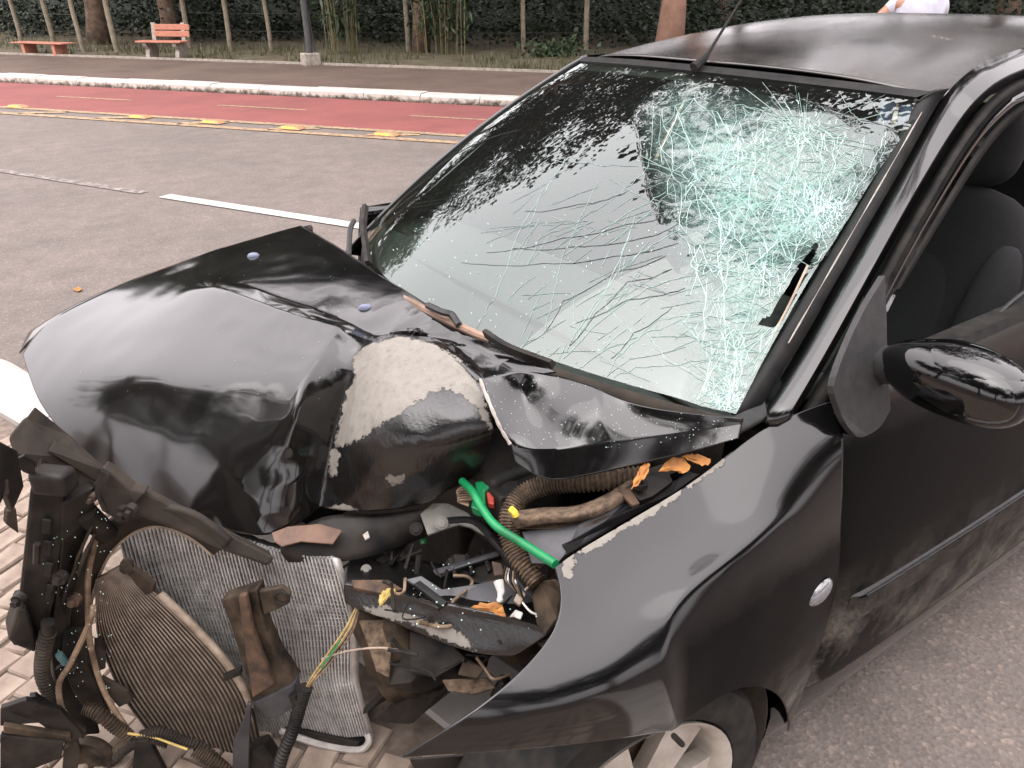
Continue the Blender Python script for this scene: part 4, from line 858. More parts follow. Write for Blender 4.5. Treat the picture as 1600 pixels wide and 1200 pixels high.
def bar(name, z0, z1, out, mat, x0, x1, par, n=14):
    v = []; f = []
    prof = [(z1, 0), (z1-.004, out), ((z0+z1)/2, out*1.25), (z0+.004, out), (z0, 0)]
    for i in range(n+1):
        t = i/n; x = x0+(x1-x0)*t; bow = -.012*math.sin((x-.56)/1.6*3.14)
        for z, o_ in prof: v.append(Vector((x+(.03 if i == 0 and o_ > 0 else 0), sy(z)+bow+(.008 if o_ == 0 else -.001)-o_, z)))
        if i: f += [((i-1)*5+j, i*5+j, i*5+j+1, (i-1)*5+j+1) for j in range(4)]
    f += [(0, 1, 2, 3, 4)]
    return mk(name, v, f, mat, par, True, 50)
bar('rub_strip', .470, .530, .005, 'paint_side', .64, 2.1, door)
bar('rub_strip_highlight', .530, .535, .005, 'plastic_grey', .64, 2.1, door)
cbox_jamb = MB().box((.62, -.70, .55), (.30, .06, .66)).build('door_jamb', 'dark', car, False)
# sill
v = []; f = []
sp = [(.305, -.795), (.29, -.80), (.24, -.802), (.20, -.788), (.165, -.755), (.16, -.68)]
for i in range(12):
    x = .50+i*.16
    for z, y in sp: v.append(Vector((x-(.30-z)*.25*(1 if i == 0 else 0), y, z)))
    if i: f += [((i-1)*6+j, i*6+j, i*6+j+1, (i-1)*6+j+1) for j in range(5)]
M['paint_sill'] = paint('black_sill', dust=.3, zdust=(.10, .24)); mk('sill', v, f, 'paint_sill', car)
# door window frame, belt and quarter plate
rails('window_frame', [[(1312, 640, -.742), (1330, 556, -.716), (1392, 430, -.682), (1456, 312, -.645), (1511, 221, -.614), (1552, 172, -.61), (1597, 138, -.61), (1680, 106, -.612)],
                       [(1322, 640, -.765), (1338, 558, -.735), (1400, 432, -.700), (1463, 318, -.662), (1519, 228, -.630), (1560, 179, -.624), (1604, 146, -.624), (1690, 114, -.624)],
                       [(1330, 640, -.768), (1344, 560, -.738), (1405, 440, -.702), (1470, 326, -.664), (1526, 236, -.632), (1567, 187, -.626), (1612, 154, -.626), (1700, 122, -.626)]][0:3], 'paint_clean', 30, .025, parent=door)
fr2 = rails('window_seal', [[(1331, 642, -.766), (1345, 562, -.736), (1384, 470, -.71), (1408, 436, -.700), (1472, 328, -.662), (1529, 239, -.630), (1570, 190, -.624), (1615, 157, -.624)],
                            [(1338, 642, -.756), (1352, 564, -.726), (1388, 474, -.70), (1414, 440, -.690), (1478, 334, -.652), (1535, 245, -.620), (1576, 196, -.614), (1621, 163, -.614)]], 'rubber', 30, .02, parent=door)
qp = [(1383, 430, -.722), (1386, 500, -.742), (1387, 575, -.765), (1392, 640, -.785), (1375, 668, -.792), (1345, 684, -.797), (1326, 668, -.793), (1312, 640, -.778), (1303, 602, -.765), (1322, 545, -.75), (1350, 485, -.735)]
qs = catmull([ony(x, y, yy-.002) for x, y, yy in qp[3:]+qp[:1]], 30)+[ony(x, y, yy-.002) for x, y, yy in qp[1:3]]
q_ = plate('mirror_mount', qs, 'plastic_grey', door, .012, .005)
bl = MB(); v = []; f = []
for i in range(15):
    x = .66+i*.1; v += [Vector((x, -.755, .955)), Vector((x, -.768, .962)), Vector((x, -.775, .945)), Vector((x, -.72, .955))]
    if i: k = 4*i; f += [(k-4, k-3, k+1, k), (k-3, k-2, k+2, k+1), (k-1, k-4, k, k+3)]
mk('belt_seal', v, f, 'rubber', door)
# lowered side glass peeping over the belt, inner door card
cdv = [Vector((x, y, z)) for x in (.68, 1.2, 2.1) for y, z in ((-.725, .955), (-.70, .93), (-.70, .5), (-.72, .30))]
mk('door_card', cdv, [(i*4+j, i*4+j+1, (i+1)*4+j+1, (i+1)*4+j) for i in range(2) for j in range(3)], 'lining', door)
g0 = [ony(1527, 523, -.735), ony(1560, 490, -.73), ony(1605, 455, -.722), ony(1700, 400, -.71), ony(1700, 500, -.735), ony(1600, 545, -.74)]
plate('side_glass', g0, 'glass_plain', door, .004, 0)
MB().tube(catmull([ony(1524, 524, -.737), ony(1560, 490, -.732), ony(1605, 453, -.724), ony(1700, 398, -.712)], 14), .004, 6).build('glass_edge', 'plastic_grey', door)
# mirror
mir = empty('door_mirror', (0, 0, 0)); mir.parent = door
def sell(name, c, rx, ry, rz, mat, e=2.4, par=mir, zmin=-2, tilt=0., n=28, m2=18, bulge=None, rings=None):
    v = []; f = []
    for j in range(m2+1):
        ph = -math.pi/2+math.pi*j/m2
        for i in range(n):
            th = 2*math.pi*i/n; sg = lambda q, p_: math.copysign(abs(q)**p_, q); k = 2/e
            x = rx*sg(math.cos(th), k)*sg(math.cos(ph), k); z = rz*sg(math.sin(th), k)*sg(math.cos(ph), k); y = ry*sg(math.sin(ph), k)
            z = max(z, zmin)
            if y > 0: z *= 1-.30*(y/ry)**2; x *= 1-.25*(y/ry)**2      # narrows towards the foot
            v.append(Vector(c)+Vector((x, y, z+tilt*y)))
        if j: f += [((j-1)*n+i, (j-1)*n+(i+1) % n, j*n+(i+1) % n, j*n+i) for i in range(n)]
    return mk(name, v, f, mat, par, True, 70)
mc_ = ony(1487, 594, -.878)
sell('mirror_shell', mc_, .054, .118, .055, 'paint_clean', 2.6)
sell('mirror_cap', mc_+Vector((.005, -.010, .018)), .0555, .096, .043, 'paint_clean', 2.3, zmin=.006)
MB().tube(catmull([mc_+Vector((.0, .085, -.008)), mc_+Vector((.0, .11, -.015)), mc_+Vector((.0, .135, -.02))], 8), .03, 12, True, lambda t: .034-.004*t).build('mirror_arm', 'plastic_grey', mir)
# ---------- wheel
wc = Vector((.150, -.722, .288)); wh = empty('front_wheel', (0, 0, 0)); wh.parent = car
def lathe(name, prof, mat, par, n=40, c=wc, rot=None):
    v = []; f = []
    for y, r_ in prof:
        for i in range(n):
            a = 2*math.pi*i/n; p = Vector((r_*math.cos(a), y, r_*math.sin(a))); v.append(c+(rot@p if rot else p))
    k = len(prof); f = [(j*n+i, j*n+(i+1) % n, (j+1)*n+(i+1) % n, (j+1)*n+i) for j in range(k-1) for i in range(n)]
    return mk(name, v, f, mat, par, True, 35)
wrot = Matrix.Rotation(math.radians(-6), 3, 'Z')
lathe('tyre', [(-.07, .198), (-.088, .213), (-.093, .24), (-.083, .272), (-.06, .287), (.06, .287), (.083, .272), (.093, .24), (.088, .20), (.07, .188)], 'rubber', wh, 48, wc, wrot)
lathe('rim', [(-.080, .204), (-.090, .208), (-.084, .198), (-.066, .187), (-.03, .180), (.07, .178), (.075, .195)], 'rim', wh, 48, wc, wrot)
sp_ = MB()
for k in range(6):
    a = k*math.pi/3+.35; R3 = Matrix.Rotation(-a, 3, 'Y')
    pr = [(-.030, .035), (.030, .035), (.047, .183), (-.047, .183)]; fr = [-.070, -.070, -.058, -.058]
    vv = [wc+wrot@(R3@Vector((x, yf, z))) for (x, z), yf in zip(pr, fr)]+[wc+wrot@(R3@Vector((x*.9, yf+.03, z))) for (x, z), yf in zip(pr, fr)]
    sp_.add(vv, [(0, 1, 2, 3), (7, 6, 5, 4), (0, 4, 5, 1), (1, 5, 6, 2), (2, 6, 7, 3), (3, 7, 4, 0)])
sp_.build('spokes', 'rim', wh, False)
lathe('hub', [(-.085, .0), (-.085, .028), (-.078, .045), (-.05, .055), (.05, .055)], 'rim', wh, 24, wc, wrot)
lathe('brake_disc', [(-.02, .02), (-.02, .13), (-.005, .13), (-.005, .02)], 'rust', wh, 32, wc, wrot)
va = ony(1053, 1150, -.845); vb = ony(1066, 1163, -.84); MB().tube([va, vb], .005, 8).build('valve', 'rubber', wh)
v = []; f = []       # wheel-arch liner
for i in range(17):
    a = math.radians(-25+i*8); 
    for yy in (-.80, -.70, -.50): v.append(wc+Vector((.345*math.cos(a)*(1 if yy > -.79 else .98), yy-wc.y, .315*math.sin(a)-.02)))
    if i: k = 3*i; f += [(k-3, k-2, k+1, k), (k-2, k-1, k+2, k+1)]
lin = mk('arch_liner', v, f, 'plastic_dusty', car); mod(lin, 'SOLIDIFY', thickness=.004)
# lower torn bumper end and liner below the wing
plate('torn_liner', [ony(640, 1188, -.585), ony(800, 1176, -.66), ony(930, 1168, -.70), ony(1046, 1150, -.77), ony(1030, 1180, -.74), ony(1000, 1215, -.71), ony(820, 1235, -.62), ony(660, 1230, -.55)], 'plastic', car, .004)
for k, (a_, b2) in enumerate((((905, 1188, -.69), (985, 1166, -.72)), ((915, 1196, -.69), (965, 1178, -.71)))):
    MB().tube([ony(*a_)+Vector((0, -.012, .004)), ony((a_[0]+b2[0])/2+6, (a_[1]+b2[1])/2-3, (a_[2]+b2[2])/2-.014), ony(*b2)+Vector((0, -.012, .004))], .005, 6, True, lambda t: .002+.006*math.sin(t*3.1)).build('scraped_metal', 'bare', car)
# ---------- far front wing edge, far A-pillar
fl = [[(52, 500, .80), (110, 465, .845), (200, 428, .885), (290, 398, .91), (400, 365, .93), (492, 345, .94)], [(30, 545, .77), (60, 515, .815), (130, 475, .855), (230, 432, .89), (370, 384, .925), (478, 352, .945)]]
rows = [[onz(*q) for q in fl[0]], [onz(*q)+Vector((0, 0, -.012)) for q in fl[1]]]
rows = [[p+Vector((0, .05, -.40)) for p in rows[0]], [p+Vector((0, .06, -.10)) for p in rows[0]]]+rows
grid_sheet('far_wing', rows, 'paint', car, 2, .003, (), .001)
# ---------- cowl, wipers
cw = [[gl(-1+2*i/16, -.02)+Vector((-.0, 0, .004)) for i in range(17)], [gl(-1+2*i/16, -.02)+Vector((-.012, 0, -.03)) for i in range(17)], [gl(-1+2*i/16, -.02)+Vector((-.02, 0, -.16)) for i in range(17)]]
grid_sheet('cowl_panel', cw, 'plastic_dusty', car, 1, .004)
M['cowl_brown'] = simple('dirty_cowl_rubber', (.10, .06, .04), (.26, .17, .12), .7, 12, bumpk=.3)
MB().tube(catmull([onz(606, 452, .962), onz(670, 487, .968), onz(740, 520, .967), onz(765, 530, .964)], 20), .009, 8, True, lambda t: .008).build('cowl_seal', 'cowl_brown', car)
def wiper(name, blade, arm, par):
    r_ = empty(name, (0, 0, 0)); r_.parent = par
    b0 = catmull(blade, 14); v = []; f = []
    for i, p in enumerate(b0):
        d = (b0[min(i+1, 13)]-b0[max(i-1, 0)]).normalized(); sd_ = d.cross(Vector((-.54, 0, .84))).normalized()
        for a_, h in ((-.007, 0), (-.005, .014), (.004, .017), (.007, 0)): v.append(p+sd_*a_+Vector((-.54, 0, .84))*h)
        if i: k = 4*i; f += [(k-4+j, k+j, k+(j+1) % 4, k-4+(j+1) % 4) for j in range(4)]
    f += [(0, 1, 2, 3), (52, 55, 54, 53)]
    mk('blade', v, f, 'plastic', r_); MB().tube(catmull(arm, 12), .007, 6).build('arm', 'plastic_grey', r_)
    return r_
wiper('wiper', [onz(762, 524, .978), onz(800, 548, .974), onz(866, 573, .966)], [onz(668, 477, .985), onz(690, 487, .99), onz(706, 492, .985), onz(717, 508, .975)], car)
wiper('wiper', [gp_(573, 325, .012) or onz(573, 325, .98), gp_(570, 360, .012) or onz(570, 360, .96), gp_(578, 415, .01) or onz(578, 415, .95)], [onz(553, 345, .99), onz(547, 360, .98), onz(545, 400, .955)], car)
tag(bpy.data.objects['wiper'], None)
# far A-pillar
def rails3(name, lines, mat, n=24, thick=.02):
    L_ = [catmull(l, n) for l in lines]; v = [p for l in L_ for p in l]; k = len(L_)
    o = mk(name, v, [(i*n+j, i*n+j+1, (i+1)*n+j+1, (i+1)*n+j) for i in range(k-1) for j in range(n-1)], mat, car); mod(o, 'SOLIDIFY', thickness=thick, offset=0); return o
rails3('far_pillar', [[gl(1.01, t)+Vector((0, 0, .004)) for t in (-.15, 0, .3, .6, .9, 1.03)], [gl(1.05, t)+Vector((.02, .018, -.004)) for t in (-.15, 0, .3, .6, .9, 1.03)], [gl(1.06, t)+Vector((.08, .045, -.03)) for t in (-.15, 0, .3, .6, .9, 1.03)]], 'paint', 24, .01)
# ---------- cabin
def cbox(name, c, d, mat, bev=.03, rot=None, par=car):
    o = MB().box(c, d, rot).build(name, mat, par, True, 60); mod(o, 'BEVEL', width=bev, segments=4); return o
dash = grid_sheet('dashboard', [[Vector((x, y, z+.02*(1-(y/.7)**2))) for y in (-.70, -.45, -.2, .2, .45, .70)] for x, z in ((.40, .90), (.55, .915), (.70, .905), (.76, .86), (.78, .70), (.74, .5))], 'dash', car, 2, .01)
grid_sheet('scuttle', [[gl(-.97+1.94*i/10, -.01)+Vector((.01, 0, -.03)) for i in range(11)], [Vector((.46, -.66+1.32*i/10, .905)) for i in range(11)]], 'dash', car, 1, .01)
def seat(y, par):
    r_ = empty('front_seat', (0, 0, 0)); r_.parent = par
    t = Matrix.Rotation(math.radians(17), 3, 'Y')
    def pad(name, c, d, mat, rot, e=3.2):
        v = []; f = []; n = 24; m2 = 16
        for j in range(m2+1):
            ph = -math.pi/2+math.pi*j/m2
            for i in range(n):
                th = 2*math.pi*i/n; sg = lambda q: math.copysign(abs(q)**(2/e), q)
                v.append(Vector(c)+rot@Vector((d[0]/2*sg(math.cos(ph))*sg(math.cos(th)), d[1]/2*sg(math.cos(ph))*sg(math.sin(th)), d[2]/2*sg(math.sin(ph)))))
            if j: f += [((j-1)*n+i, (j-1)*n+(i+1) % n, j*n+(i+1) % n, j*n+i) for i in range(n)]
        return mk(name, v, f, mat, r_, True, 70)
    pad('cushion', (1.18, y, .46), (.55, .50, .18), 'seat', Matrix.Rotation(math.radians(-8), 3, 'Y'), 4)
    pad('backrest', (1.50, y, .78), (.16, .50, .66), 'seat', t, 3.4)
    for s in (-1, 1): pad('bolster', (1.44, y+s*.205, .74), (.15, .10, .52), 'seat2', t, 2.6)
    pad('backrest_panel', (1.435, y, .74), (.07, .30, .50), 'seat2', t, 3)
    pad('headrest', (1.605, y, 1.19), (.10, .27, .20), 'seat', t, 3)
    for s in (-1, 1): MB().tube([(1.585, y+s*.06, 1.05), (1.605, y+s*.06, 1.14)], .006, 8).build('headrest_stalk', 'bare', r_)
seat(-.37, car); seat(.37, car)
cbox('rear_bench', (2.15, 0, .50), (.5, 1.25, .2), 'seat', .06); cbox('rear_backrest', (2.45, 0, .80), (.16, 1.25, .55), 'seat', .06, Matrix.Rotation(math.radians(18), 3, 'Y'))
cbox('cabin_floor', (1.5, 0, .26), (2.1, 1.4, .05), 'lining', .01)
hl = grid_sheet('headlining', [[rf(-.97+1.94*i/8, u)+Vector((.0, 0, -.035)) for i in range(9)] for u in (.02, .2, .5, .8, .98)], 'lining', car, 1, .006)
sw = empty('steering_wheel', (0, 0, 0)); sw.parent = car
swc = Vector((.93, -.37, .86)); swr = Matrix.Rotation(math.radians(-62), 3, 'Y')
MB().tube([swc+swr@Vector((.185*math.cos(a*math.pi/18), .185*math.sin(a*math.pi/18), 0)) for a in range(37)], .014, 8, False).build('steering_rim', 'plastic', sw)
MB().box(swc, (.13, .34, .03), swr).build('steering_spokes', 'plastic', sw); MB().tube([swc, swc+Vector((-.25, 0, -.14))], .035, 10).build('steering_column', 'plastic', sw)
# far side of the body and tail
fs = []
for z, y in ((.95, .755), (.84, .80), (.6, .83), (.4, .82), (.2, .79)): fs.append([Vector((x, y-.04*max(0, x-2.2)**2, z)) for x in (.45, .9, 1.5, 2.2, 2.8, 3.1)])
grid_sheet('far_side', fs, 'paint_side', car, 2, .03)
for nm, x0, x1, dx in (('far_centre_pillar', 1.62, 1.72, .06), ('far_rear_pillar', 2.60, 2.95, -.12)):
    mk(nm, [(x0, .755, .94), (x1, .755, .94), (x1+dx, .57, 1.38), (x0+dx, .57, 1.38), (x0, .725, .94), (x1, .725, .94), (x1+dx, .545, 1.37), (x0+dx, .545, 1.37)], [(0, 1, 2, 3), (7, 6, 5, 4), (0, 3, 7, 4), (1, 5, 6, 2), (0, 4, 5, 1), (3, 2, 6, 7)], 'paint', car, False)
mk('near_rear_quarter', [(2.15, -.83, .95), (3.05, -.76, .95), (2.80, -.60, 1.40), (2.55, -.62, 1.40), (2.15, -.83, .30), (3.15, -.76, .30), (2.15, -.79, .95), (3.05, -.72, .95), (2.80, -.56, 1.39), (2.55, -.58, 1.39), (2.15, -.79, .30), (3.15, -.72, .30)], [(4, 5, 1, 0), (0, 1, 2, 3), (10, 6, 7, 11), (6, 9, 8, 7), (4, 10, 11, 5), (4, 0, 6, 10), (0, 3, 9, 6), (1, 5, 11, 7), (1, 7, 8, 2), (3, 2, 8, 9)], 'paint_side', car, False)
mk('near_centre_pillar', [(1.78, -.762, .94), (1.90, -.762, .94), (1.95, -.60, 1.39), (1.85, -.60, 1.39), (1.78, -.73, .94), (1.90, -.73, .94), (1.95, -.57, 1.38), (1.85, -.57, 1.38)], [(0, 1, 2, 3), (7, 6, 5, 4), (0, 3, 7, 4), (1, 5, 6, 2), (0, 4, 5, 1), (3, 2, 6, 7)], 'trim', car, False)
grid_sheet('tailgate', [[Vector((x+.05*(1-(y/.7)**2), y, z)) for y in (-.7, -.35, 0, .35, .7)] for x, z in ((3.12, .95), (3.2, .75), (3.2, .5), (3.1, .3))], 'paint', car, 2, .02)
plate('rear_glass', [(3.10, -.62, .96), (3.14, 0, .96), (3.10, .62, .96), (2.92, .47, 1.34), (2.96, 0, 1.35), (2.92, -.47, 1.34)], 'glass_plain', car, .004, 0)

for nm, q in (('far_front_window', ((.62, .765, .95), (1.62, .765, .95), (1.68, .585, 1.37), (1.12, .58, 1.36))), ('far_rear_window', ((1.72, .765, .95), (2.62, .75, .95), (2.5, .58, 1.38), (1.78, .588, 1.385)))):
    plate(nm, q, 'glass_dark', car, .004, 0)

for c_, nm in ((Vector((2.50, -.70, .285)), 'rear_wheel'), (Vector((2.50, .70, .285)), 'rear_wheel'), (Vector((.10, .70, .285)), 'front_wheel')):
    w2 = empty(nm, (0, 0, 0)); w2.parent = car; sg_ = 1 if c_.y < 0 else -1
    lathe('tyre', [(sg_*a_, r_) for a_, r_ in ((-.07, .198), (-.088, .213), (-.093, .24), (-.083, .272), (-.06, .287), (.06, .287), (.083, .272), (.093, .24), (.07, .198))], 'rubber', w2, 40, c_)
    lathe('rim', [(sg_*a_, r_) for a_, r_ in ((-.080, .204), (-.090, .208), (-.084, .198), (-.066, .187), (-.06, .05), (-.075, .03), (-.075, .001))], 'rim', w2, 40, c_)
# ================================================================== ENGINE BAY
# radiator: core sheet + tubes, bent at its near edge
def bend(px, py): return -.03*max(0, (px-470)/100)**2
RT_ = [(185, 838), (250, 812), (330, 835), (420, 862), (520, 874)]
RB_ = [(330, 1170), (380, 1165), (430, 1155), (500, 1150), (572, 1150)]
right = [(520, 874), (538, 940), (548, 985), (548, 1050), (552, 1080), (572, 1150)]
left = [(185, 838), (205, 910), (235, 990), (270, 1060), (300, 1115), (330, 1168)]
rad = empty('radiator', (0, 0, 0)); rad.parent = car
NC, NR_ = 58, 22
def radp(u, v_, off=0):
    lx = catmull([Vector((x, y, 0)) for x, y in left], 41)[int(v_*40)]; rx = catmull([Vector((x, y, 0)) for x, y in right], 41)[int(v_*40)]
    t0 = catmull([Vector((x, y, 0)) for x, y in RT_], 41)[int(u*40+.5)]; 
    x = lx.x+(rx.x-lx.x)*u; y = lx.y+(rx.y-lx.y)*u+(t0.y-(838+(874-838)*u))*(1-v_)
    wob = .006*math.sin(v_*9)*max(0, u-.6)*2
    return onr(x, y, off+wob)
vv = [[radp(i/NC, j/NR_) for i in range(NC+1)] for j in range(NR_+1)]
core = mk('radiator_core', [p for r in vv for p in r], [(j*(NC+1)+i, j*(NC+1)+i+1, (j+1)*(NC+1)+i+1, (j+1)*(NC+1)+i) for j in range(NR_) for i in range(NC)], 'alu_core', rad); face_cam(core); mod(core, 'SOLIDIFY', thickness=.02, offset=-1)
tb = MB()
for i in range(NC+1):
    u = i/NC; jit = .0005*math.sin(i*5.1); pts = [radp(u, j/NR_, .0035+jit+.0012*math.sin(j*1.3+i*.4)*max(0, u-.5)) for j in range(NR_+1)]
    k0 = len(tb.v); w_ = RN.cross(Vector((0, 0, 1))).normalized()*.0019
    for p in pts: tb.v += [p-w_-RN*.005, p-w_*.8, p+w_*.8, p+w_-RN*.005]
    for j in range(NR_):
        a = k0+4*j; tb.f += [[a+q, a+q+1, a+q+5, a+q+4] for q in range(3)]
o = tb.build('radiator_tubes', 'alu', rad, False); o['kind'] = 'stuff'
fn = MB()      # folded fins between the tubes
for i in range(NC):
    for j in range(0, 88):
        v_ = j/88; a_ = radp((i+.12)/NC, v_, .0015); b2 = radp((i+.88)/NC, min(1, v_+.004), .0015)
        k = len(fn.v); fn.v += [a_, b2, b2-RN*.006+Vector((0, 0, .001)), a_-RN*.006+Vector((0, 0, .001))]; fn.f.append([k, k+1, k+2, k+3])
o = fn.build('radiator_fins', 'alu', rad, False); o['kind'] = 'stuff'
sp2 = [onr(x+dx, y, .006) for dx in (0,) for x, y in right]; sp3 = [onr(x+13, y+2, -.002) for x, y in right]
v = catmull(sp2, 20)+catmull(sp3, 20); o = mk('side_plate', v, [(j, j+1, 21+j, 20+j) for j in range(19)], 'alu_plate', rad); face_cam(o); mod(o, 'SOLIDIFY', thickness=.03, offset=-1)
tube('bottom_tank', [onr(438, 1142, .02), onr(500, 1163, .02), onr(558, 1172, .018), onr(576, 1160, .01), onr(574, 1146, .0)], .0075, 'alu_plate', rad, 8, 24)
plate('tank_floor', [onr(445, 1135, .01), onr(560, 1160, .01), onr(572, 1150, -.01), onr(500, 1135, -.02)], 'plastic', rad, .02)
# condenser
cond = empty('condenser', (0, 0, 0)); cond.parent = car
ctop = [(188, 884), (245, 930), (300, 982), (352, 1040), (384, 1092), (400, 1150), (412, 1215)]
clow = [(150, 905), (152, 985), (168, 1035), (190, 1085), (225, 1135), (255, 1175), (285, 1225)]
def cp(u, v_, off=0):
    a = catmull([Vector((x, y, 0)) for x, y in ctop], 25)[int(u*24)]; b2 = catmull([Vector((x, y, 0)) for x, y in clow], 25)[int(u*24)]; q = a.lerp(b2, v_)
    return onr(q.x, q.y, .055+.012*math.sin(u*3.1)+off)
NU, NV = 24, 25
o = mk('condenser_core', [cp(i/NU, j/NV) for j in range(NV+1) for i in range(NU+1)], [(j*(NU+1)+i, j*(NU+1)+i+1, (j+1)*(NU+1)+i+1, (j+1)*(NU+1)+i) for j in range(NV) for i in range(NU)], 'cond', cond); face_cam(o); mod(o, 'SOLIDIFY', thickness=.012, offset=-1)
tb = MB()
for j in range(NV+1): tb.tube([cp(i/NU, j/NV, .002) for i in range(NU+1)], .0016, 5, False)
o = tb.build('condenser_tubes', 'cond_tube', cond); o['kind'] = 'stuff'
ft = [cp(t, 0, .004) for t in [i/24 for i in range(4, 18)]]; ft2 = [p+(ft[3]-cp(.3, .12, .004)).normalized()*.014 for p in ft]
o = mk('condenser_edge', ft+ft2, [(j, j+1, 15+j, 14+j) for j in range(13)], 'tan', cond); mod(o, 'SOLIDIFY', thickness=.01, offset=0)
plate('condenser_bracket', [onr(196, 893, .066), onr(206, 888, .066), onr(240, 915, .066), onr(238, 925, .066), onr(226, 930, .066)], 'greasy', cond, .012)
MB().tube([onr(197, 888, .07), onr(199, 880, .05)], .012, 10).build('condenser_union', 'greasy', cond)
# fan shroud ring with its tan rim
ring_in = [(392, 1150), (186, 1128), (150, 1050), (138, 985), (146, 925), (168, 872), (200, 838), (236, 823), (272, 828), (305, 845), (332, 868)]
ring_in = ring_in[2:]
ring_out = [(128, 1060), (112, 985), (118, 915), (140, 860), (178, 815), (232, 795), (290, 803), (330, 826), (358, 850)]
ri = catmull([onr(x, y, .045) for x, y in ring_in], 40); ro_ = catmull([onr(x, y, .085) for x, y in ring_out], 40)
o = mk('fan_shroud', ri+ro_, [(j, j+1, 41+j, 40+j) for j in range(39)], 'plastic_dusty', car); face_cam(o); mod(o, 'SOLIDIFY', thickness=.012, offset=-1)
MB().tube(ri, .0035, 6).build('shroud_rim', 'tan', car)
# front panel: columns, crossmember, ribs
plate('crossmember', [onr(*q) for q in ((12, 684, .16), (38, 652, .12), (110, 700, .10), (180, 745, .09), (250, 778, .08), (330, 820, .06), (430, 872, .05), (420, 886, .06), (340, 858, .075), (290, 835, .085), (200, 800, .10), (130, 768, .12), (60, 735, .15), (22, 712, .17))], 'plastic_dusty', car, .045, .006)
plate('crossmember_lip', [onr(*q) for q in ((40, 655, .115), (55, 635, .10), (110, 680, .09), (165, 732, .085), (240, 775, .075), (215, 772, .09), (150, 735, .105), (90, 695, .11))], 'plastic_dusty', car, .01, .002)
plate('crossmember_shelf', [onr(*q) for q in ((75, 705, .135), (85, 690, .12), (165, 735, .10), (150, 752, .11))], 'plastic_dusty', car, .012, .002)
plate('outer_column', [onr(*q) for q in ((58, 728, .165), (100, 770, .15), (96, 850, .15), (84, 940, .15), (72, 985, .15), (52, 1012, .155), (18, 1010, .17), (28, 940, .175), (38, 850, .175), (46, 770, .175))], 'plastic', car, .07, .006)
plate('inner_column', [onr(*q) for q in ((60, 778, .165), (100, 786, .15), (148, 762, .12), (150, 800, .11), (132, 860, .10), (116, 915, .10), (110, 985, .10), (126, 1060, .09), (148, 1110, .085), (158, 1148, .085), (128, 1150, .10), (88, 1090, .12), (78, 1010, .13), (88, 930, .14), (96, 850, .15))], 'plastic', car, .03, .005)
m_ = MB(); c = onr(84, 750, .165); RX = Matrix((RN.cross(Vector((0, 0, 1))), RN, Vector((0, 0, 1)))).transposed()
o = MB().box(c, (.062, .04, .042), RX).build('resonator_box', 'plastic', car); mod(o, 'BEVEL', width=.009, segments=3)
plate('left_tab', [onr(*q) for q in ((18, 722, .20), (38, 712, .19), (56, 722, .18), (54, 745, .18), (36, 738, .19))], 'plastic', car, .006)
for a_, b2, c_, d_ in (((112, 892), (118, 872), (142, 820), (136, 828)), ((124, 902), (128, 884), (150, 835), (146, 846)), ((100, 945), (104, 925), (128, 868), (124, 880))):
    plate('shroud_rib', [onr(a_[0], a_[1], .13), onr(b2[0], b2[1], .14), onr(c_[0], c_[1], .13), onr(d_[0], d_[1], .11)], 'plastic_dusty', car, .005, .001)
MB().tube([onr(133, 800, .12), onr(168, 835, .085)], .019, 12).build('shroud_boss', 'plastic_dusty', car)
plate('latch_bracket', [onr(*q) for q in ((146, 758, .125), (160, 730, .12), (176, 740, .115), (205, 765, .11), (228, 770, .10), (210, 790, .115), (182, 800, .125), (186, 815, .13), (160, 800, .13))], 'plastic_dusty', car, .03, .004)
plate('latch_rib', [onr(*q) for q in ((158, 735, .14), (172, 742, .135), (158, 775, .145), (168, 800, .145), (160, 800, .15), (148, 772, .15))], 'plastic', car, .012, .002)
for px, py, off, r_, mt in ((190, 805, .14, .014, 'dark'), (202, 800, .14, .011, 'dark'), (114, 940, .13, .012, 'rust'), (27, 940, .20, .012, 'plastic'), (143, 780, .145, .007, 'rust'), (92, 905, .165, .012, 'plastic')):
    c = onr(px, py, off); m_ = MB()
    m_.tube([c-RN*.012, c, c+RN*.001], r_, 12, True); m_.tube([c, c+RN*.010], r_*.58, 6, True); m_.build('bolt', mt, car, True, 30)
MB().tube([onr(58, 850, .185), onr(57, 880, .185)], .006, 6).build('slot_rib', 'plastic', car)
for k in range(4): plate('moulded_panel', [onr(66+k*2, 812+k*34, .172-k*.003), onr(80+k*1.5, 814+k*34, .168-k*.003), onr(79, 836+k*34, .168-k*.003), onr(65+k, 834+k*34, .172-k*.003)], 'plastic', car, .006, .002)
plate('lower_box', [onr(*q) for q in ((28, 955, .20), (42, 952, .195), (58, 1002, .17), (56, 1022, .17), (20, 1008, .20), (14, 1002, .205))], 'plastic', car, .05, .006)
plate('oily_panel', [onr(*q) for q in ((98, 985, .115), (138, 985, .105), (138, 1040, .10), (158, 1085, .095), (172, 1120, .09), (150, 1135, .10), (112, 1080, .115), (95, 1035, .12))], 'dark', car, .012, .004)
plate('connector_block', [onr(*q) for q in ((147, 1015, .10), (158, 1012, .095), (166, 1020, .09), (165, 1045, .09), (152, 1050, .10))], 'plastic_dusty', car, .03, .002)
plate('torn_bracket', [onr(*q) for q in ((158, 1058, .10), (200, 1080, .09), (208, 1095, .085), (186, 1106, .095), (168, 1085, .10))], 'plastic_dusty', car, .008, .002)
plate('sensor_clip', [onr(*q) for q in ((85, 1048, .14), (112, 1030, .13), (122, 1038, .125), (116, 1050, .13), (92, 1062, .14))], 'greasy', car, .012, .002)
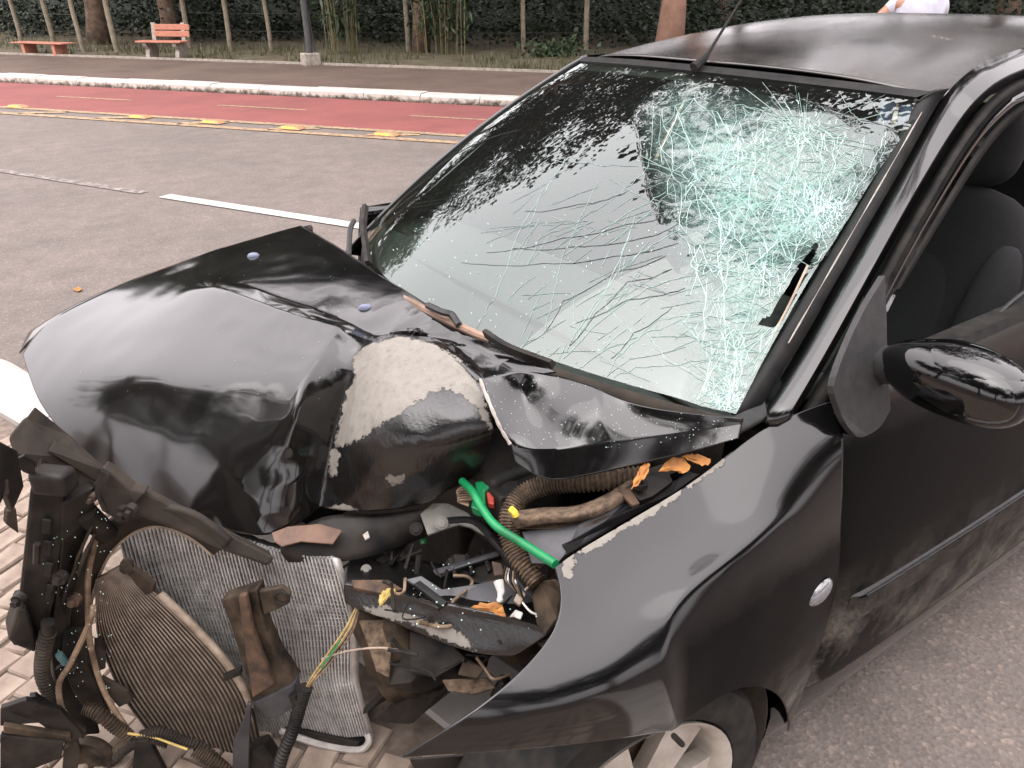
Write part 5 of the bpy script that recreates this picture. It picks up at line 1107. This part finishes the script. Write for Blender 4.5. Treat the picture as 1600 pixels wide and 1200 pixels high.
MB().tube([onr(92, 1022, .145), onr(102, 1036, .14)], .007, 8).build('sensor_plug', simple('teal_plug', (.05, .12, .13), (.10, .2, .2), .5), car)
# hoses and wires on the left
hose('corrugated_hose', [onr(75, 988, .17), onr(68, 1020, .165), onr(66, 1050, .16), onr(76, 1078, .15), onr(92, 1098, .14)], .0125, 'plastic_dusty', car, 24)
MB().tube([onr(75, 972, .17), onr(75, 990, .17)], .012, 10).build('hose_stub', 'plastic', car)
hose('corrugated_hose', [onr(133, 1106, .13), onr(155, 1115, .13), onr(180, 1135, .125), onr(200, 1152, .12), onr(190, 1168, .12), onr(165, 1190, .12)], .0125, 'greasy', car, 30)
hose('corrugated_hose', [onr(168, 1195, .13), onr(205, 1165, .13), onr(235, 1156, .125), (onr(262, 1162, .12))], .009, 'plastic_dusty', car, 24)
hose('corrugated_hose', [onr(222, 1150, .125), onr(250, 1143, .12), onr(280, 1155, .115), onr(315, 1168, .11), onr(350, 1200, .11)], .0105, 'plastic_dusty', car, 32)
hose('corrugated_hose', [onr(305, 1172, .12), onr(330, 1188, .12), onr(360, 1210, .12)], .013, 'greasy', car, 14)
tube('brown_wire', [onr(146, 945, .12), onr(144, 962, .13), onr(128, 1000, .14), onr(108, 1040, .15), onr(92, 1070, .155), onr(97, 1110, .155), onr(110, 1145, .15), onr(120, 1170, .14)], .0055, 'wire', car, 8, 40)
tube('brown_wire', [onr(150, 840, .10), onr(138, 900, .10), onr(138, 970, .11), onr(142, 1010, .11), onr(155, 1060, .11), onr(172, 1098, .11), onr(198, 1138, .11)], .0055, 'wire', car, 8, 40)
tube('yellow_wire', [onr(200, 1146, .13), onr(240, 1152, .13), onr(268, 1162, .13), onr(293, 1171, .13)], .0026, 'wire_y', car, 6)
tube('red_wire', [onr(100, 1120, .155), onr(112, 1150, .15), onr(120, 1176, .15)], .0022, simple('red_wire', (.14, .03, .02), (.22, .06, .04), .6), car, 6)
# wreckage at the lower left
for q, mt in ((((0, 1108, .22), (40, 1095, .21), (95, 1110, .18), (130, 1150, .16), (110, 1165, .17), (60, 1130, .2), (0, 1135, .23)), 'plastic'), (((45, 1090, .20), (56, 1088, .195), (135, 1142, .15), (130, 1156, .155)), 'plastic'), (((5, 1135, .235), (110, 1150, .18), (112, 1160, .18), (5, 1146, .235)), 'greasy'),
              (((0, 1150, .24), (100, 1160, .19), (95, 1185, .20), (20, 1215, .23), (0, 1210, .24)), 'dark'), (((100, 1160, .175), (118, 1150, .165), (126, 1180, .165), (118, 1215, .17), (96, 1215, .18)), 'plastic_dusty'), (((210, 1160, .14), (232, 1156, .135), (262, 1215, .13), (205, 1215, .14)), 'plastic'),
              (((0, 690, .30), (28, 705, .26), (38, 760, .25), (20, 800, .26), (10, 770, .28), (0, 790, .29)), 'plastic'), (((0, 752, .29), (14, 750, .28), (16, 772, .275), (0, 780, .29)), 'plastic_dusty'), (((12, 800, .26), (26, 795, .25), (30, 835, .24), (10, 820, .26)), 'plastic_dusty')):
    plate('broken_plastic', [onr(*p) for p in q], mt, car, .012, .002)
tube('bent_rod', [onr(35, 1198, .21), onr(70, 1182, .2), onr(108, 1164, .185)], .004, 'greasy', car, 6)
c = onr(148, 1178, .13); lathe('pulley', [(-.012, .0), (-.012, .022), (-.006, .03), (-.012, .042), (.0, .045), (.01, .042)], 'greasy', car, 24, c, Matrix.Rotation(math.radians(-45), 3, 'Z'))
# bracket hanging in front of the radiator
plate('mounting_bracket', [onr(*q) for q in ((345, 938, .085), (372, 930, .09), (402, 920, .09), (406, 950, .09), (416, 985, .09), (432, 1022, .09), (452, 1052, .09), (462, 1068, .085), (420, 1088, .09), (392, 1098, .095), (384, 1060, .095), (372, 1015, .09), (366, 1000, .09), (356, 968, .085))], 'greasy', car, .03, .004)
plate('bracket_web', [onr(*q) for q in ((372, 932, .105), (384, 930, .106), (396, 990, .106), (416, 1040, .105), (428, 1070, .10), (394, 1092, .108), (386, 1040, .106))], 'rust', car, .012, .003)
plate('bracket_arm', [onr(*q) for q in ((404, 925, .092), (440, 918, .085), (454, 930, .085), (450, 945, .085), (412, 962, .09))], 'greasy', car, .012, .003)
c = onr(440, 934, .088); MB().tube([c+RX@Vector((.0135*math.cos(a*math.pi/9), 0, .0135*math.sin(a*math.pi/9))) for a in range(19)], .003, 6, False).build('bracket_eye', 'plastic', car)
plate('bracket_foot', [onr(*q) for q in ((394, 1100, .10), (462, 1066, .09), (464, 1104, .09), (440, 1118, .092), (418, 1126, .098))], M['greypanel'], car, .03, .004)
plate('bracket_tab', [onr(*q) for q in ((348, 1058, .105), (376, 1046, .10), (376, 1056, .10), (350, 1066, .105))], 'plastic', car, .012, .002)
plate('hanging_strip', [onr(*q) for q in ((386, 1100, .11), (392, 1100, .11), (388, 1200, .115), (386, 1230, .115), (362, 1230, .12), (364, 1160, .12), (380, 1125, .115))], M['greypanel'], car, .008, .002)
plate('hanging_block', [onr(*q) for q in ((388, 1172, .10), (412, 1164, .10), (430, 1190, .10), (430, 1230, .10), (390, 1230, .105))], 'plastic', car, .03, .004)
MB().tube([onr(458, 1085, .10), onr(462, 1096, .10)], .009, 8).build('bracket_stud', 'dark', car)
# loom crossing the radiator
for k, (mt, dx, dy) in enumerate((('wire', 0, 0), ('wire_y', 3, 2), ('wire', 6, 1), ('wire_y', -3, 1), ('wire', 9, 5), ('rubber', 4, 6), ('wire', 1, 5))):
    tube('loom_wire', [onr(557+dx*.4, 950+dy, -.01+.05), onr(540+dx, 985+dy, .055), onr(512+dx, 1025+dy, .07), onr(490+dx*.6, 1056+dy*.6, .085), onr(476+dx*.3, 1080, .09)], .0017, mt, car, 5, 18)
tube('green_wire', [onr(532, 1000, .07), onr(516, 1024, .082), onr(502, 1044, .09)], .0017, 'green', car, 5, 12)
tube('stray_wire', [onr(502, 1030, .08), onr(540, 1018, .08), onr(590, 1012, .09), onr(626, 1016, .09)], .0017, 'tan', car, 5, 16)
hose('corrugated_hose', [onr(478, 1074, .092), onr(468, 1105, .10), onr(458, 1140, .11), onr(440, 1185, .12), onr(430, 1230, .12)], .0115, 'plastic', car, 34)
# slam panel under the bonnet lip, torn piece, grey plate
def zplate(name, q, mat, thick=.006, bev=.002): return plate(name, [onz(*p) for p in q], mat, car, thick, bev)
grid_sheet('slam_panel', [[onz(*q) for q in ((440, 848, .63), (500, 800, .655), (570, 806, .665), (640, 798, .668), (690, 790, .672))],
                          [onz(*q) for q in ((436, 862, .618), (500, 838, .632), (570, 838, .638), (630, 825, .645), (680, 808, .655))],
                          [onz(*q) for q in ((445, 872, .60), (510, 872, .602), (575, 866, .605), (632, 846, .615), (690, 820, .63))],
                          [onz(*q) for q in ((450, 878, .590), (512, 880, .590), (580, 873, .592), (640, 851, .600), (700, 825, .615))]], 'plastic', car, 2, .006, [('r', 2, 0, 4, .8)], .003)
zplate('torn_rusty_strip', ((424, 832, .655), (450, 822, .66), (500, 818, .66), (535, 828, .655), (520, 850, .645), (470, 846, .645), (440, 854, .64), (428, 846, .648)), simple('brown_primer', (.07, .035, .02), (.14, .075, .045), .6, 20), .004)
zplate('strut_brace', ((656, 803, .668), (676, 786, .676), (700, 786, .678), (730, 800, .672), (752, 822, .66), (765, 842, .65), (735, 824, .655), (716, 820, .655), (668, 836, .645)), 'galv', .008)
for px, py, z, mt in ((650, 826, .652, 'dark'), (690, 817, .670, 'galv')):
    c = onz(px, py, z); d = (CAM-c).normalized(); m_ = MB(); m_.tube([c-d*.004, c+d*.004], .0125, 16); m_.tube([c, c+d*.010], .008, 6); m_.build('bolt', mt, car, True, 30)
for q in (((566, 838, .645), (574, 832, .645), (577, 842, .643), (570, 846, .643)),):
    plate('bird_lime', [onz(*p)+Vector((0, -.003, .006)) for p in q], 'edge_white', car, .003, .0008)
# crushed chassis rail with its scraped edge
RA = [onz(*q) for q in ((537, 919, .565), (600, 932, .565), (700, 955, .575), (790, 975, .59), (856, 992, .60))]
RB2 = [onz(*q) for q in ((540, 945, .535), (590, 965, .525), (660, 995, .52), (735, 1022, .525), (800, 1030, .54))]
RC = [onz(*q) for q in ((538, 912, .575), (602, 924, .577), (702, 945, .588), (792, 963, .603), (858, 982, .613))]
def rowpts(l, n=10): return catmull(l, n)
rl = grid_sheet('chassis_rail', [[p+Vector((.06, .10, -.01)) for p in rowpts(RC)], rowpts(RC), rowpts(RA), rowpts(RB2), [p+Vector((.05, .09, -.02)) for p in rowpts(RB2)]], 'paint_scratched', car, 3, .004, [('r', 1, 0, 9, .9), ('r', 2, 0, 9, .7), ('r', 3, 0, 9, .7)], .008, seed=21, attr={'filler': lambda q: max(-6, min(6, pdist(*pix(q), [(560, 945), (600, 945), (660, 965), (720, 985), (752, 1020), (700, 1005), (640, 975), (580, 962)])*.115-.2)), 'scrape': lambda q: .5})
# inner apron and dark machinery behind it
zplate('apron_panel', ((632, 905, .60), (658, 899, .605), (690, 920, .59), (745, 912, .60), (790, 902, .61), (850, 912, .615), (848, 945, .60), (835, 985, .595), (760, 968, .585), (700, 945, .58), (672, 930, .585)), 'greypanel', .005)
zplate('apron_flange', ((646, 912, .612), (656, 906, .612), (700, 940, .592), (692, 948, .590)), 'trim', .01)
zplate('apron_step', ((700, 880, .585), (820, 850, .60), (858, 860, .60), (858, 915, .60), (790, 903, .595), (745, 912, .585)), 'plastic', .01)
zplate('apron_ledge', ((676, 890, .60), (760, 865, .61), (830, 845, .62), (834, 850, .618), (764, 873, .605), (682, 898, .598)), 'greypanel', .006)
for k in range(5): zplate('apron_rib', ((700+k*26, 872-k*7, .606), (706+k*26, 870-k*7, .606), (716+k*26, 900-k*5, .598), (710+k*26, 902-k*5, .598)), 'plastic', .008)
def lump(name, c, r, mat, seed, sub=3, amp=.35, flat=(1, 1, 1)):
    bm = bmesh.new(); bmesh.ops.create_icosphere(bm, subdivisions=sub, radius=1)
    for v_ in bm.verts:
        n_ = noise.noise(v_.co*1.6+Vector((seed, 0, 0)))+.5*noise.noise(v_.co*3.7+Vector((0, seed, 0))); q = v_.co*(1+amp*n_)
        v_.co = Vector((q.x*r*flat[0], q.y*r*flat[1], q.z*r*flat[2]))
    vs = [v_.co+Vector(c) for v_ in bm.verts]; fs_ = [[v_.index for v_ in f_.verts] for f_ in bm.faces]; bm.free(); return mk(name, vs, fs_, mat, car, True, 50)
cbox('engine_block', (.34, .02, .50), (.40, .62, .44), 'dark', .04); cbox('gearbox', (.30, -.30, .42), (.30, .26, .30), 'greasy', .05)
cbox('engine_cover', (.30, .06, .735), (.34, .5, .06), 'plastic', .02); cbox('air_filter_box', (.22, -.30, .68), (.20, .22, .16), 'plastic', .02)
cbox('bulkhead', (.50, 0, .62), (.04, 1.30, .62), 'dark', .01)
lump('gearbox_end', onz(620, 1000, .40), .10, 'greasy', 3, 3, .3, (.8, .8, 1.3)); lump('starter_motor', onz(690, 1010, .40), .085, 'dark', 5, 3, .4, (1.2, .8, .9)); lump('engine_mount', onz(610, 960, .46), .05, 'greasy', 8, 3, .3, (.8, 1, 1.4))
plate('subframe', [onz(*q) for q in ((565, 1120, .26), (610, 1090, .28), (650, 1125, .24), (640, 1135, .235), (745, 1045, .36), (790, 1010, .40), (740, 1020, .40), (690, 1080, .33), (600, 1085, .30))], 'dark', car, .02, .004)
plate('torn_undertray', [onz(*q) for q in ((585, 1128, .25), (640, 1132, .245), (700, 1085, .31), (760, 1040, .37), (700, 1040, .38), (640, 1075, .33))], 'dark', car, .008)
for k, (q, mt) in enumerate(((((565, 880, .55), (598, 872, .56), (606, 900, .545), (612, 925, .54), (580, 915, .54)), 'greasy'), (((548, 905, .58), (606, 905, .585), (630, 920, .58), (600, 928, .575), (552, 918, .575)), 'rust'), (((560, 970, .50), (600, 968, .50), (612, 1010, .46), (608, 1060, .42), (588, 1050, .43), (575, 1010, .46)), 'felt'), (((640, 985, .48), (700, 1000, .47), (730, 1030, .45), (680, 1060, .42), (640, 1050, .43)), 'dark'), (((725, 1030, .47), (760, 1045, .46), (745, 1062, .44), (715, 1055, .45)), 'greasy'), (((690, 1062, .42), (760, 1058, .43), (775, 1075, .42), (740, 1085, .41), (700, 1080, .41)), 'felt'))):
    plate('crushed_bracket', [onz(*p) for p in q], mt, car, .014, .003)
for a_, b2, r_ in (((600, 885, .55), (660, 860, .60), .004), ((630, 900, .56), (645, 850, .60), .004), ((650, 905, .56), (655, 868, .60), .006), ((610, 895, .55), (612, 860, .58), .005), ((790, 1060, .40), (775, 1090, .36), .012)):
    MB().tube([onz(*a_), onz(*b2)], r_, 8).build('rod', 'plastic', car)
c = onz(572, 890, .57); d = (CAM-c).normalized(); m_ = MB(); m_.tube([c-d*.006, c+d*.003], .010, 14); m_.tube([c, c+d*.008], .006, 6); m_.build('bolt', 'galv', car, True, 30)
# black strut tower edge, trunking, felt, grey panels on the near side
tube('inner_seam', [onz(690, 815, .655), onz(740, 815, .66), onz(775, 850, .645), onz(815, 900, .63), onz(850, 930, .62)], .008, 'trim', car, 8)
tube('inner_seam', [onz(765, 840, .655), onz(800, 880, .645), onz(830, 915, .635), onz(860, 945, .625)], .006, 'plastic', car, 8)
hose('trunking', [onz(1000, 745, .80), onz(920, 752, .79), onz(860, 756, .775), onz(815, 775, .755), onz(795, 815, .725), onz(805, 860, .69), onz(840, 910, .66)], .018, 'felt', car, 60, .09)
grid_sheet('felt_pad', [[onz(*q) for q in ((800, 800, .765), (850, 790, .775), (900, 792, .785), (945, 775, .795), (988, 748, .805))], [onz(*q) for q in ((795, 812, .765), (850, 805, .785), (905, 806, .795), (950, 790, .805), (990, 760, .81))], [onz(*q) for q in ((808, 826, .745), (850, 818, .765), (905, 818, .775), (955, 802, .785), (992, 772, .795))]], 'felt', car, 3, .03, (), .008, seed=4)
MB().tube(catmull([onz(797, 795, .785), onz(803, 800, .782), onz(806, 806, .775)], 5), .006, 6).build('yellow_tape', 'yellow', car)
zplate('tower_panel', ((815, 830, .735), (905, 818, .765), (985, 775, .79), (1010, 752, .80), (1050, 760, .79), (900, 858, .735), (880, 870, .73), (870, 882, .72), (830, 880, .71)), 'greypanel', .01)
zplate('gutter', ((880, 852, .745), (960, 808, .77), (1060, 748, .80), (1110, 715, .83), (1120, 722, .825), (1050, 772, .785), (960, 824, .75), (886, 868, .73)), 'trim', .02)
zplate('hinge_plate', ((978, 760, .808), (1010, 742, .815), (1045, 738, .82), (1052, 752, .812), (1020, 775, .80), (1000, 782, .798)), 'plastic', .012)
zplate('rusty_tab', ((965, 765, .806), (985, 762, .808), (1000, 786, .80), (988, 790, .798)), 'rust', .008)
zplate('dark_duct', ((1000, 735, .80), (1100, 705, .835), (1110, 715, .83), (1050, 740, .81), (1010, 750, .80)), 'dark', .02)
c = onz(1000, 760, .815); m_ = MB(); m_.tube([c, c+Vector((0, 0, .008))], .013, 14); m_.tube([c, c+Vector((0, 0, .014))], .007, 6); m_.build('bolt', 'dark', car, True, 30)
zplate('slotted_bracket', ((828, 862, .70), (850, 855, .71), (862, 875, .70), (842, 888, .69), (836, 880, .695)), 'rust', .006)
zplate('side_bracket', ((768, 876, .66), (784, 880, .66), (788, 898, .65), (772, 900, .648)), 'rust', .006)
zplate('inner_wing', ((862, 905, .70), (875, 925, .68), (870, 965, .64), (850, 992, .615), (838, 975, .61), (830, 930, .63), (845, 908, .66)), 'greasy', .01)
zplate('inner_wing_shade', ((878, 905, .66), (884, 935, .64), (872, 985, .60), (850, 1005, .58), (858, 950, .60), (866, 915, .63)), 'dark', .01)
# fuse box, green connector, green hose, white plugs
cbox('fuse_box', onz(800, 765, .70), (.14, .13, .09), 'plastic', .008)
zplate('fuse_box_lid', ((782, 752, .748), (808, 750, .75), (812, 775, .745), (784, 778, .743)), 'trim', .006)
zplate('green_connector', ((742, 752, .745), (766, 750, .748), (764, 762, .745), (757, 766, .743), (758, 785, .735), (748, 797, .73), (735, 792, .73), (738, 778, .735), (744, 770, .738)), 'green', .02, .003)
zplate('red_connector', ((760, 768, .738), (772, 768, .738), (772, 788, .73), (762, 786, .73)), 'red', .014, .002)
for k in range(6): tube('plug_wire', [onz(738, 765+k*3, .735), onz(722-k, 762+k*4, .74), onz(714+k, 770+k*3, .735), onz(732, 780+k*2, .728)], .0022, 'wire', car, 5, 14)
gh = [onz(722, 752, .765), onz(738, 768, .768), onz(752, 792, .762), (onz(775, 822, .757)), onz(815, 848, .76), onz(868, 882, .772)]
tube('green_hose', gh, .0072, 'green', car, 12, 30)
MB().tube([onz(660, 838, .60), onz(662, 850, .59)], .006, 8).build('green_wire_end', 'green', car)
for q in (((778, 910, .655), (786, 905, .655), (790, 925, .645), (782, 930, .645)),): pass
m_ = MB(); m_.tube([onz(779, 908, .66), onz(783, 925, .65), onz(781, 934, .645)], .007, 8, True, lambda t: .009-.005*t); m_.build('white_plug', 'white_plastic', car)
lump('plug_tip', onz(781, 937, .645), .0055, 'white_plastic', 2, 2, .1)
zplate('white_clip', ((796, 964, .618), (806, 952, .622), (818, 957, .618), (814, 968, .612), (804, 964, .615)), 'white_plastic', .006)
zplate('beige_plug', ((802, 938, .635), (812, 918, .645), (822, 928, .64), (812, 946, .63)), 'tan', .012)
tube('white_wire', [onz(798, 842, .69), onz(815, 862, .68), onz(826, 885, .67), (onz(830, 910, .66)), onz(820, 922, .65)], .0022, 'tan', car, 5, 18)
tube('white_wire', [onz(815, 940, .63), onz(828, 955, .625), onz(838, 960, .62)], .002, 'white_plastic', car, 5, 10)
for k in range(7): tube('thin_wire', [onz(790+k*3, 885+k*2, .665), onz(786+k*4, 905+k, .65+.004*k), onz(800+k*3, 918+k*3, .64)], .0016, ('rubber', 'wire', 'bare')[k % 3], car, 5, 10)
# small crushed bits and loose wires in the gaps
rc = random.Random(31)
for k in range(5):
    if k < 0: px, py, z0, zr = rc.uniform(570, 760), rc.uniform(985, 1085), .50, .14
    else: px, py, z0, zr = rc.uniform(610, 840), rc.uniform(850, 900), .60, .05
    z = z0-zr*rc.random(); s_ = rc.uniform(22, 44); a0 = rc.uniform(0, 6.28); q = []
    for a in sorted(rc.uniform(0, 6.28) for _ in range(5)): q.append(onz(px+math.cos(a+a0)*s_, py+math.sin(a+a0)*s_*.7, z+rc.uniform(-.022, .022)))
    plate('crumpled_sheet', q, rc.choice(('dark', 'dark', 'dark', 'plastic')), car, .004, .001)
for k in range(14):
    px, py = rc.uniform(580, 780), rc.uniform(870, 1060); z = .60-.16*max(0, (py-930)/130); q = [onz(px+rc.gauss(0, 4)+j*rc.uniform(-14, 22), py+rc.gauss(0, 5)+j*rc.uniform(2, 16), z+rc.uniform(-.02, .02)) for j in range(4)]
    tube('loose_wire', q, rc.uniform(.0014, .0045), rc.choice(('rubber', 'plastic', 'wire', 'rubber')), car, 6, 16)
# debris specks of glass on the inner panels
sg = MB()
for k in range(36):
    px, py = rnd.uniform(640, 860), rnd.uniform(880, 985); c = onz(px, py, .60+.02*rnd.random()); r_ = rnd.uniform(.0005, .0013)
    sg.box(c, (r_*2, r_*2, r_*1.4))
for k in range(90):
    px, py = rnd.uniform(60, 175), rnd.uniform(800, 1110); c = onr(px, py, .155+.01*rnd.random()); r_ = rnd.uniform(.0004, .0008); sg.box(c, (r_*2, r_*2, r_*2))
o = sg.build('glass_crumbs', 'crack', car, False); o['kind'] = 'stuff'
# ================================================================== FALLEN LEAVES
def leaf(pts, ridge, mat, label, curl=.006):
    """pts: outline pixels with z, first is the stalk, closed; a cupped dry leaf"""
    P0 = [onz(*q) for q in pts]; P_ = catmull(P0+P0[:1], 26)[:-1]; P_ = [q+Vector((rnd.gauss(0, .0007), rnd.gauss(0, .0007), rnd.gauss(0, .0016))) for q in P_]; c = sum(P_, Vector())/len(P_); n = len(P_); base = min(P_, key=lambda q: q.z)
    e = empty('dry_leaf', c); v = [c+Vector((0, 0, -curl))]+P_; me = []
    r = [v[0].lerp(p, .55)+Vector((0, 0, -curl*.3+.0015*math.sin(i*2.3))) for i, p in enumerate(P_)]
    vs = v+r; f = []
    for i in range(n):
        j = (i+1) % n; f += [(0, 1+n+i, 1+n+j), (1+n+i, 1+i, 1+j, 1+n+j)]
    o = mk('blade', vs, f, mat, e, True, 80); mod(o, 'SOLIDIFY', thickness=.0006)
    MB().tube([P_[0], P_[0].lerp(c, .5)+Vector((0, 0, .001)), c], .0009, 5).build('stalk', mat, e)
    tag(e, label, 'leaf', 'dry leaves fallen on the wreck')
leaf([(737, 950, .622), (750, 942, .632), (768, 940, .636), (784, 944, .634), (788, 955, .628), (791, 966, .62), (776, 960, .622), (758, 952, .622)], None, 'leaf_o', 'curled orange leaf lying on the grey inner panel by the white plug')
leaf([(594, 946, .588), (592, 932, .60), (602, 921, .606), (616, 920, .604), (617, 928, .60), (606, 934, .60), (600, 942, .594)], None, 'leaf_y', 'yellow leaf caught on the scraped chassis rail')
leaf([(987, 765, 0.844), (992, 745, 0.850), (1002, 728, 0.858), (1015, 724, 0.862), (1012, 740, 0.854), (1000, 755, 0.848)], None, 'leaf_o', 'narrow orange leaf standing upright on the hinge plate')
leaf([(1030, 736, 0.850), (1040, 722, 0.857), (1060, 715, 0.862), (1078, 726, 0.856), (1072, 740, 0.848), (1052, 735, 0.850)], None, 'leaf_o', 'broad folded orange leaf in the gutter under the bonnet corner')
leaf([(1066, 714, 0.867), (1085, 709, 0.870), (1110, 718, 0.864), (1105, 727, 0.860), (1085, 722, 0.864)], None, 'leaf_o', 'orange leaf wedged at the end of the gutter beside the wing')
leaf([(132, 724, .60), (142, 714, .605), (158, 728, .60), (150, 727, .60), (140, 727, .60)], None, 'leaf_o', 'small orange leaf on the front crossmember beneath the bonnet edge')
leaf([(114, 452, .01), (122, 448, .012), (128, 451, .012), (122, 455, .01)], None, 'leaf_o', 'tiny brown leaf lying on the asphalt beyond the bonnet', .003)
# ================================================================== PERSON BEHIND THE CAR
pp_ = onz(1432, 18, 1.33); dv = (Vector((pp_.x, pp_.y, 0))-Vector((CAM.x, CAM.y, 0))).normalized(); base = Vector((CAM.x, CAM.y, 0))+dv*8.0
sideL = Vector((-RT.x, -RT.y, 0)).normalized()         # towards the left of the picture: the way the person faces
per = empty('person', base)
def skin(name, chain, edges, mat, root=0, sub=2):
    me = bpy.data.meshes.new(name); me.from_pydata([c[0] for c in chain], edges, []); o = bpy.data.objects.new(name, me); COL.objects.link(o); o.parent = per
    me.materials.append(M[mat]); mod(o, 'SKIN'); sk = me.skin_vertices[0].data
    for i, c in enumerate(chain): sk[i].radius = c[1]; sk[i].use_root = (i == root)
    mod(o, 'SUBSURF', levels=sub, render_levels=sub)
    dg = bpy.context.evaluated_depsgraph_get(); dg.update(); m2 = bpy.data.meshes.new_from_object(o.evaluated_get(dg)); o.modifiers.clear(); o.data = m2
    for q in m2.polygons: q.use_smooth = True
    return o
M['skin'] = simple('skin', (.30, .15, .10), (.36, .19, .13), .55, 20, bumpk=.05)
M['shirt'] = simple('white_shirt', (.36, .355, .41), (.46, .455, .51), .9, 12, bumpk=.3, bdist=.006)
M['jeans'] = simple('blue_jeans', (.03, .045, .08), (.06, .08, .13), .9, 40, bumpk=.2); M['hair'] = simple('dark_hair', (.01, .008, .006), (.03, .022, .016), .6, 60, bumpk=.5); M['shoe'] = simple('dark_shoe', (.02, .02, .02), (.05, .05, .05), .6)
bk = dv
def PV(f_, s_, z): return bk*f_-sideL*s_+Vector((0, 0, z))      # forward (away from the viewer), to the right, up
body = [(PV(0, 0, .95), (.13, .15)), (PV(0, -.09, .88), (.085, .085)), (PV(.02, -.10, .50), (.058, .06)), (PV(-.01, -.10, .09), (.042, .045)), (PV(.13, -.11, .035), (.035, .03)), (PV(0, .09, .88), (.085, .085)), (PV(-.04, .10, .50), (.058, .06)), (PV(-.10, .10, .09), (.042, .045)), (PV(.04, .11, .035), (.035, .03)),
        (PV(.0, 0, 1.15), (.115, .145)), (PV(.0, 0, 1.35), (.125, .165)), (PV(.0, 0, 1.46), (.07, .10)), (PV(.02, 0, 1.53), (.052, .052)), (PV(.03, 0, 1.62), (.085, .075)), (PV(.03, 0, 1.71), (.075, .07)),
        (PV(.02, -.19, 1.41), (.055, .055)), (PV(.02, -.33, 1.27), (.043, .043)), (PV(.22, -.26, 1.30), (.034, .034)), (PV(.30, -.21, 1.33), (.027, .032)), (PV(.36, -.18, 1.35), (.018, .03)),
        (PV(.02, .19, 1.41), (.055, .055)), (PV(.10, .24, 1.20), (.042, .042)), (PV(.29, .17, 1.28), (.034, .034)), (PV(.35, .13, 1.32), (.027, .032)), (PV(.41, .10, 1.35), (.018, .03))]
E_ = [(0, 1), (1, 2), (2, 3), (3, 4), (0, 5), (5, 6), (6, 7), (7, 8), (0, 9), (9, 10), (10, 11), (11, 12), (12, 13), (13, 14), (10, 15), (15, 16), (16, 17), (17, 18), (18, 19), (10, 20), (20, 21), (21, 22), (22, 23), (23, 24)]
skin('body', body, E_, 'skin')
skin('shirt', [(PV(0, 0, .93), (.145, .165)), (PV(0, 0, 1.15), (.135, .165)), (PV(0, 0, 1.36), (.14, .18)), (PV(0, 0, 1.47), (.085, .12)), (PV(.02, -.19, 1.41), (.075, .075)), (PV(.03, -.27, 1.335), (.066, .066)), (PV(.02, .19, 1.41), (.075, .075)), (PV(.07, .225, 1.29), (.068, .068))], [(0, 1), (1, 2), (2, 3), (2, 4), (4, 5), (2, 6), (6, 7)], 'shirt')
skin('trousers', [(PV(0, 0, .95), (.14, .16)), (PV(0, -.09, .86), (.10, .10)), (PV(.02, -.10, .50), (.075, .075)), (PV(-.01, -.10, .10), (.06, .065)), (PV(0, .09, .86), (.10, .10)), (PV(-.04, .10, .50), (.075, .075)), (PV(-.10, .10, .10), (.06, .065))], [(0, 1), (1, 2), (2, 3), (0, 4), (4, 5), (5, 6)], 'jeans')
skin('hair', [(PV(-.01, 0, 1.66), (.088, .085)), (PV(.015, 0, 1.735), (.08, .078))], [(0, 1)], 'hair')
for s_, f0 in ((-.105, -.01), (.105, -.10)): skin('shoe', [(PV(f0-.03, s_, .045), (.045, .045)), (PV(f0+.09, s_, .04), (.045, .038)), (PV(f0+.18, s_, .03), (.035, .028))], [(0, 1), (1, 2)], 'shoe')
for s_ in (-1, 1):      # fingers, eyes, nose
    h0 = PV(.36, -.18, 1.35) if s_ < 0 else PV(.41, .10, 1.35)
    for k in range(5):
        a_ = (k-2)*.016; d0 = h0+Vector((0, 0, a_ if k else -.03)); tip = d0+bk*(.035 if k else .012)+sideL*(.012*-s_ if k else .02*-s_); skin('finger', [(d0, (.009, .009)), (d0.lerp(tip, .5)+bk*.004, (.0085, .0085)), (tip+bk*(-s_*.02), (.007, .007))], [(0, 1), (1, 2)], 'skin', 0, 1)
lump_ = skin('nose', [(PV(.105, 0, 1.65), (.012, .012)), (PV(.125, 0, 1.625), (.016, .015))], [(0, 1)], 'skin', 0, 1)
for s_ in (-1, 1): skin('eye', [(PV(.10, s_*.032, 1.665), (.011, .011)), (PV(.105, s_*.032, 1.665), (.010, .010))], [(0, 1)], 'shoe', 0, 1); skin('ear', [(PV(.02, s_*.078, 1.66), (.022, .012)), (PV(.015, s_*.082, 1.635), (.016, .010))], [(0, 1)], 'skin', 0, 1)
tag(per, 'person in a white short-sleeved shirt with forearms raised, standing behind the car', 'person')
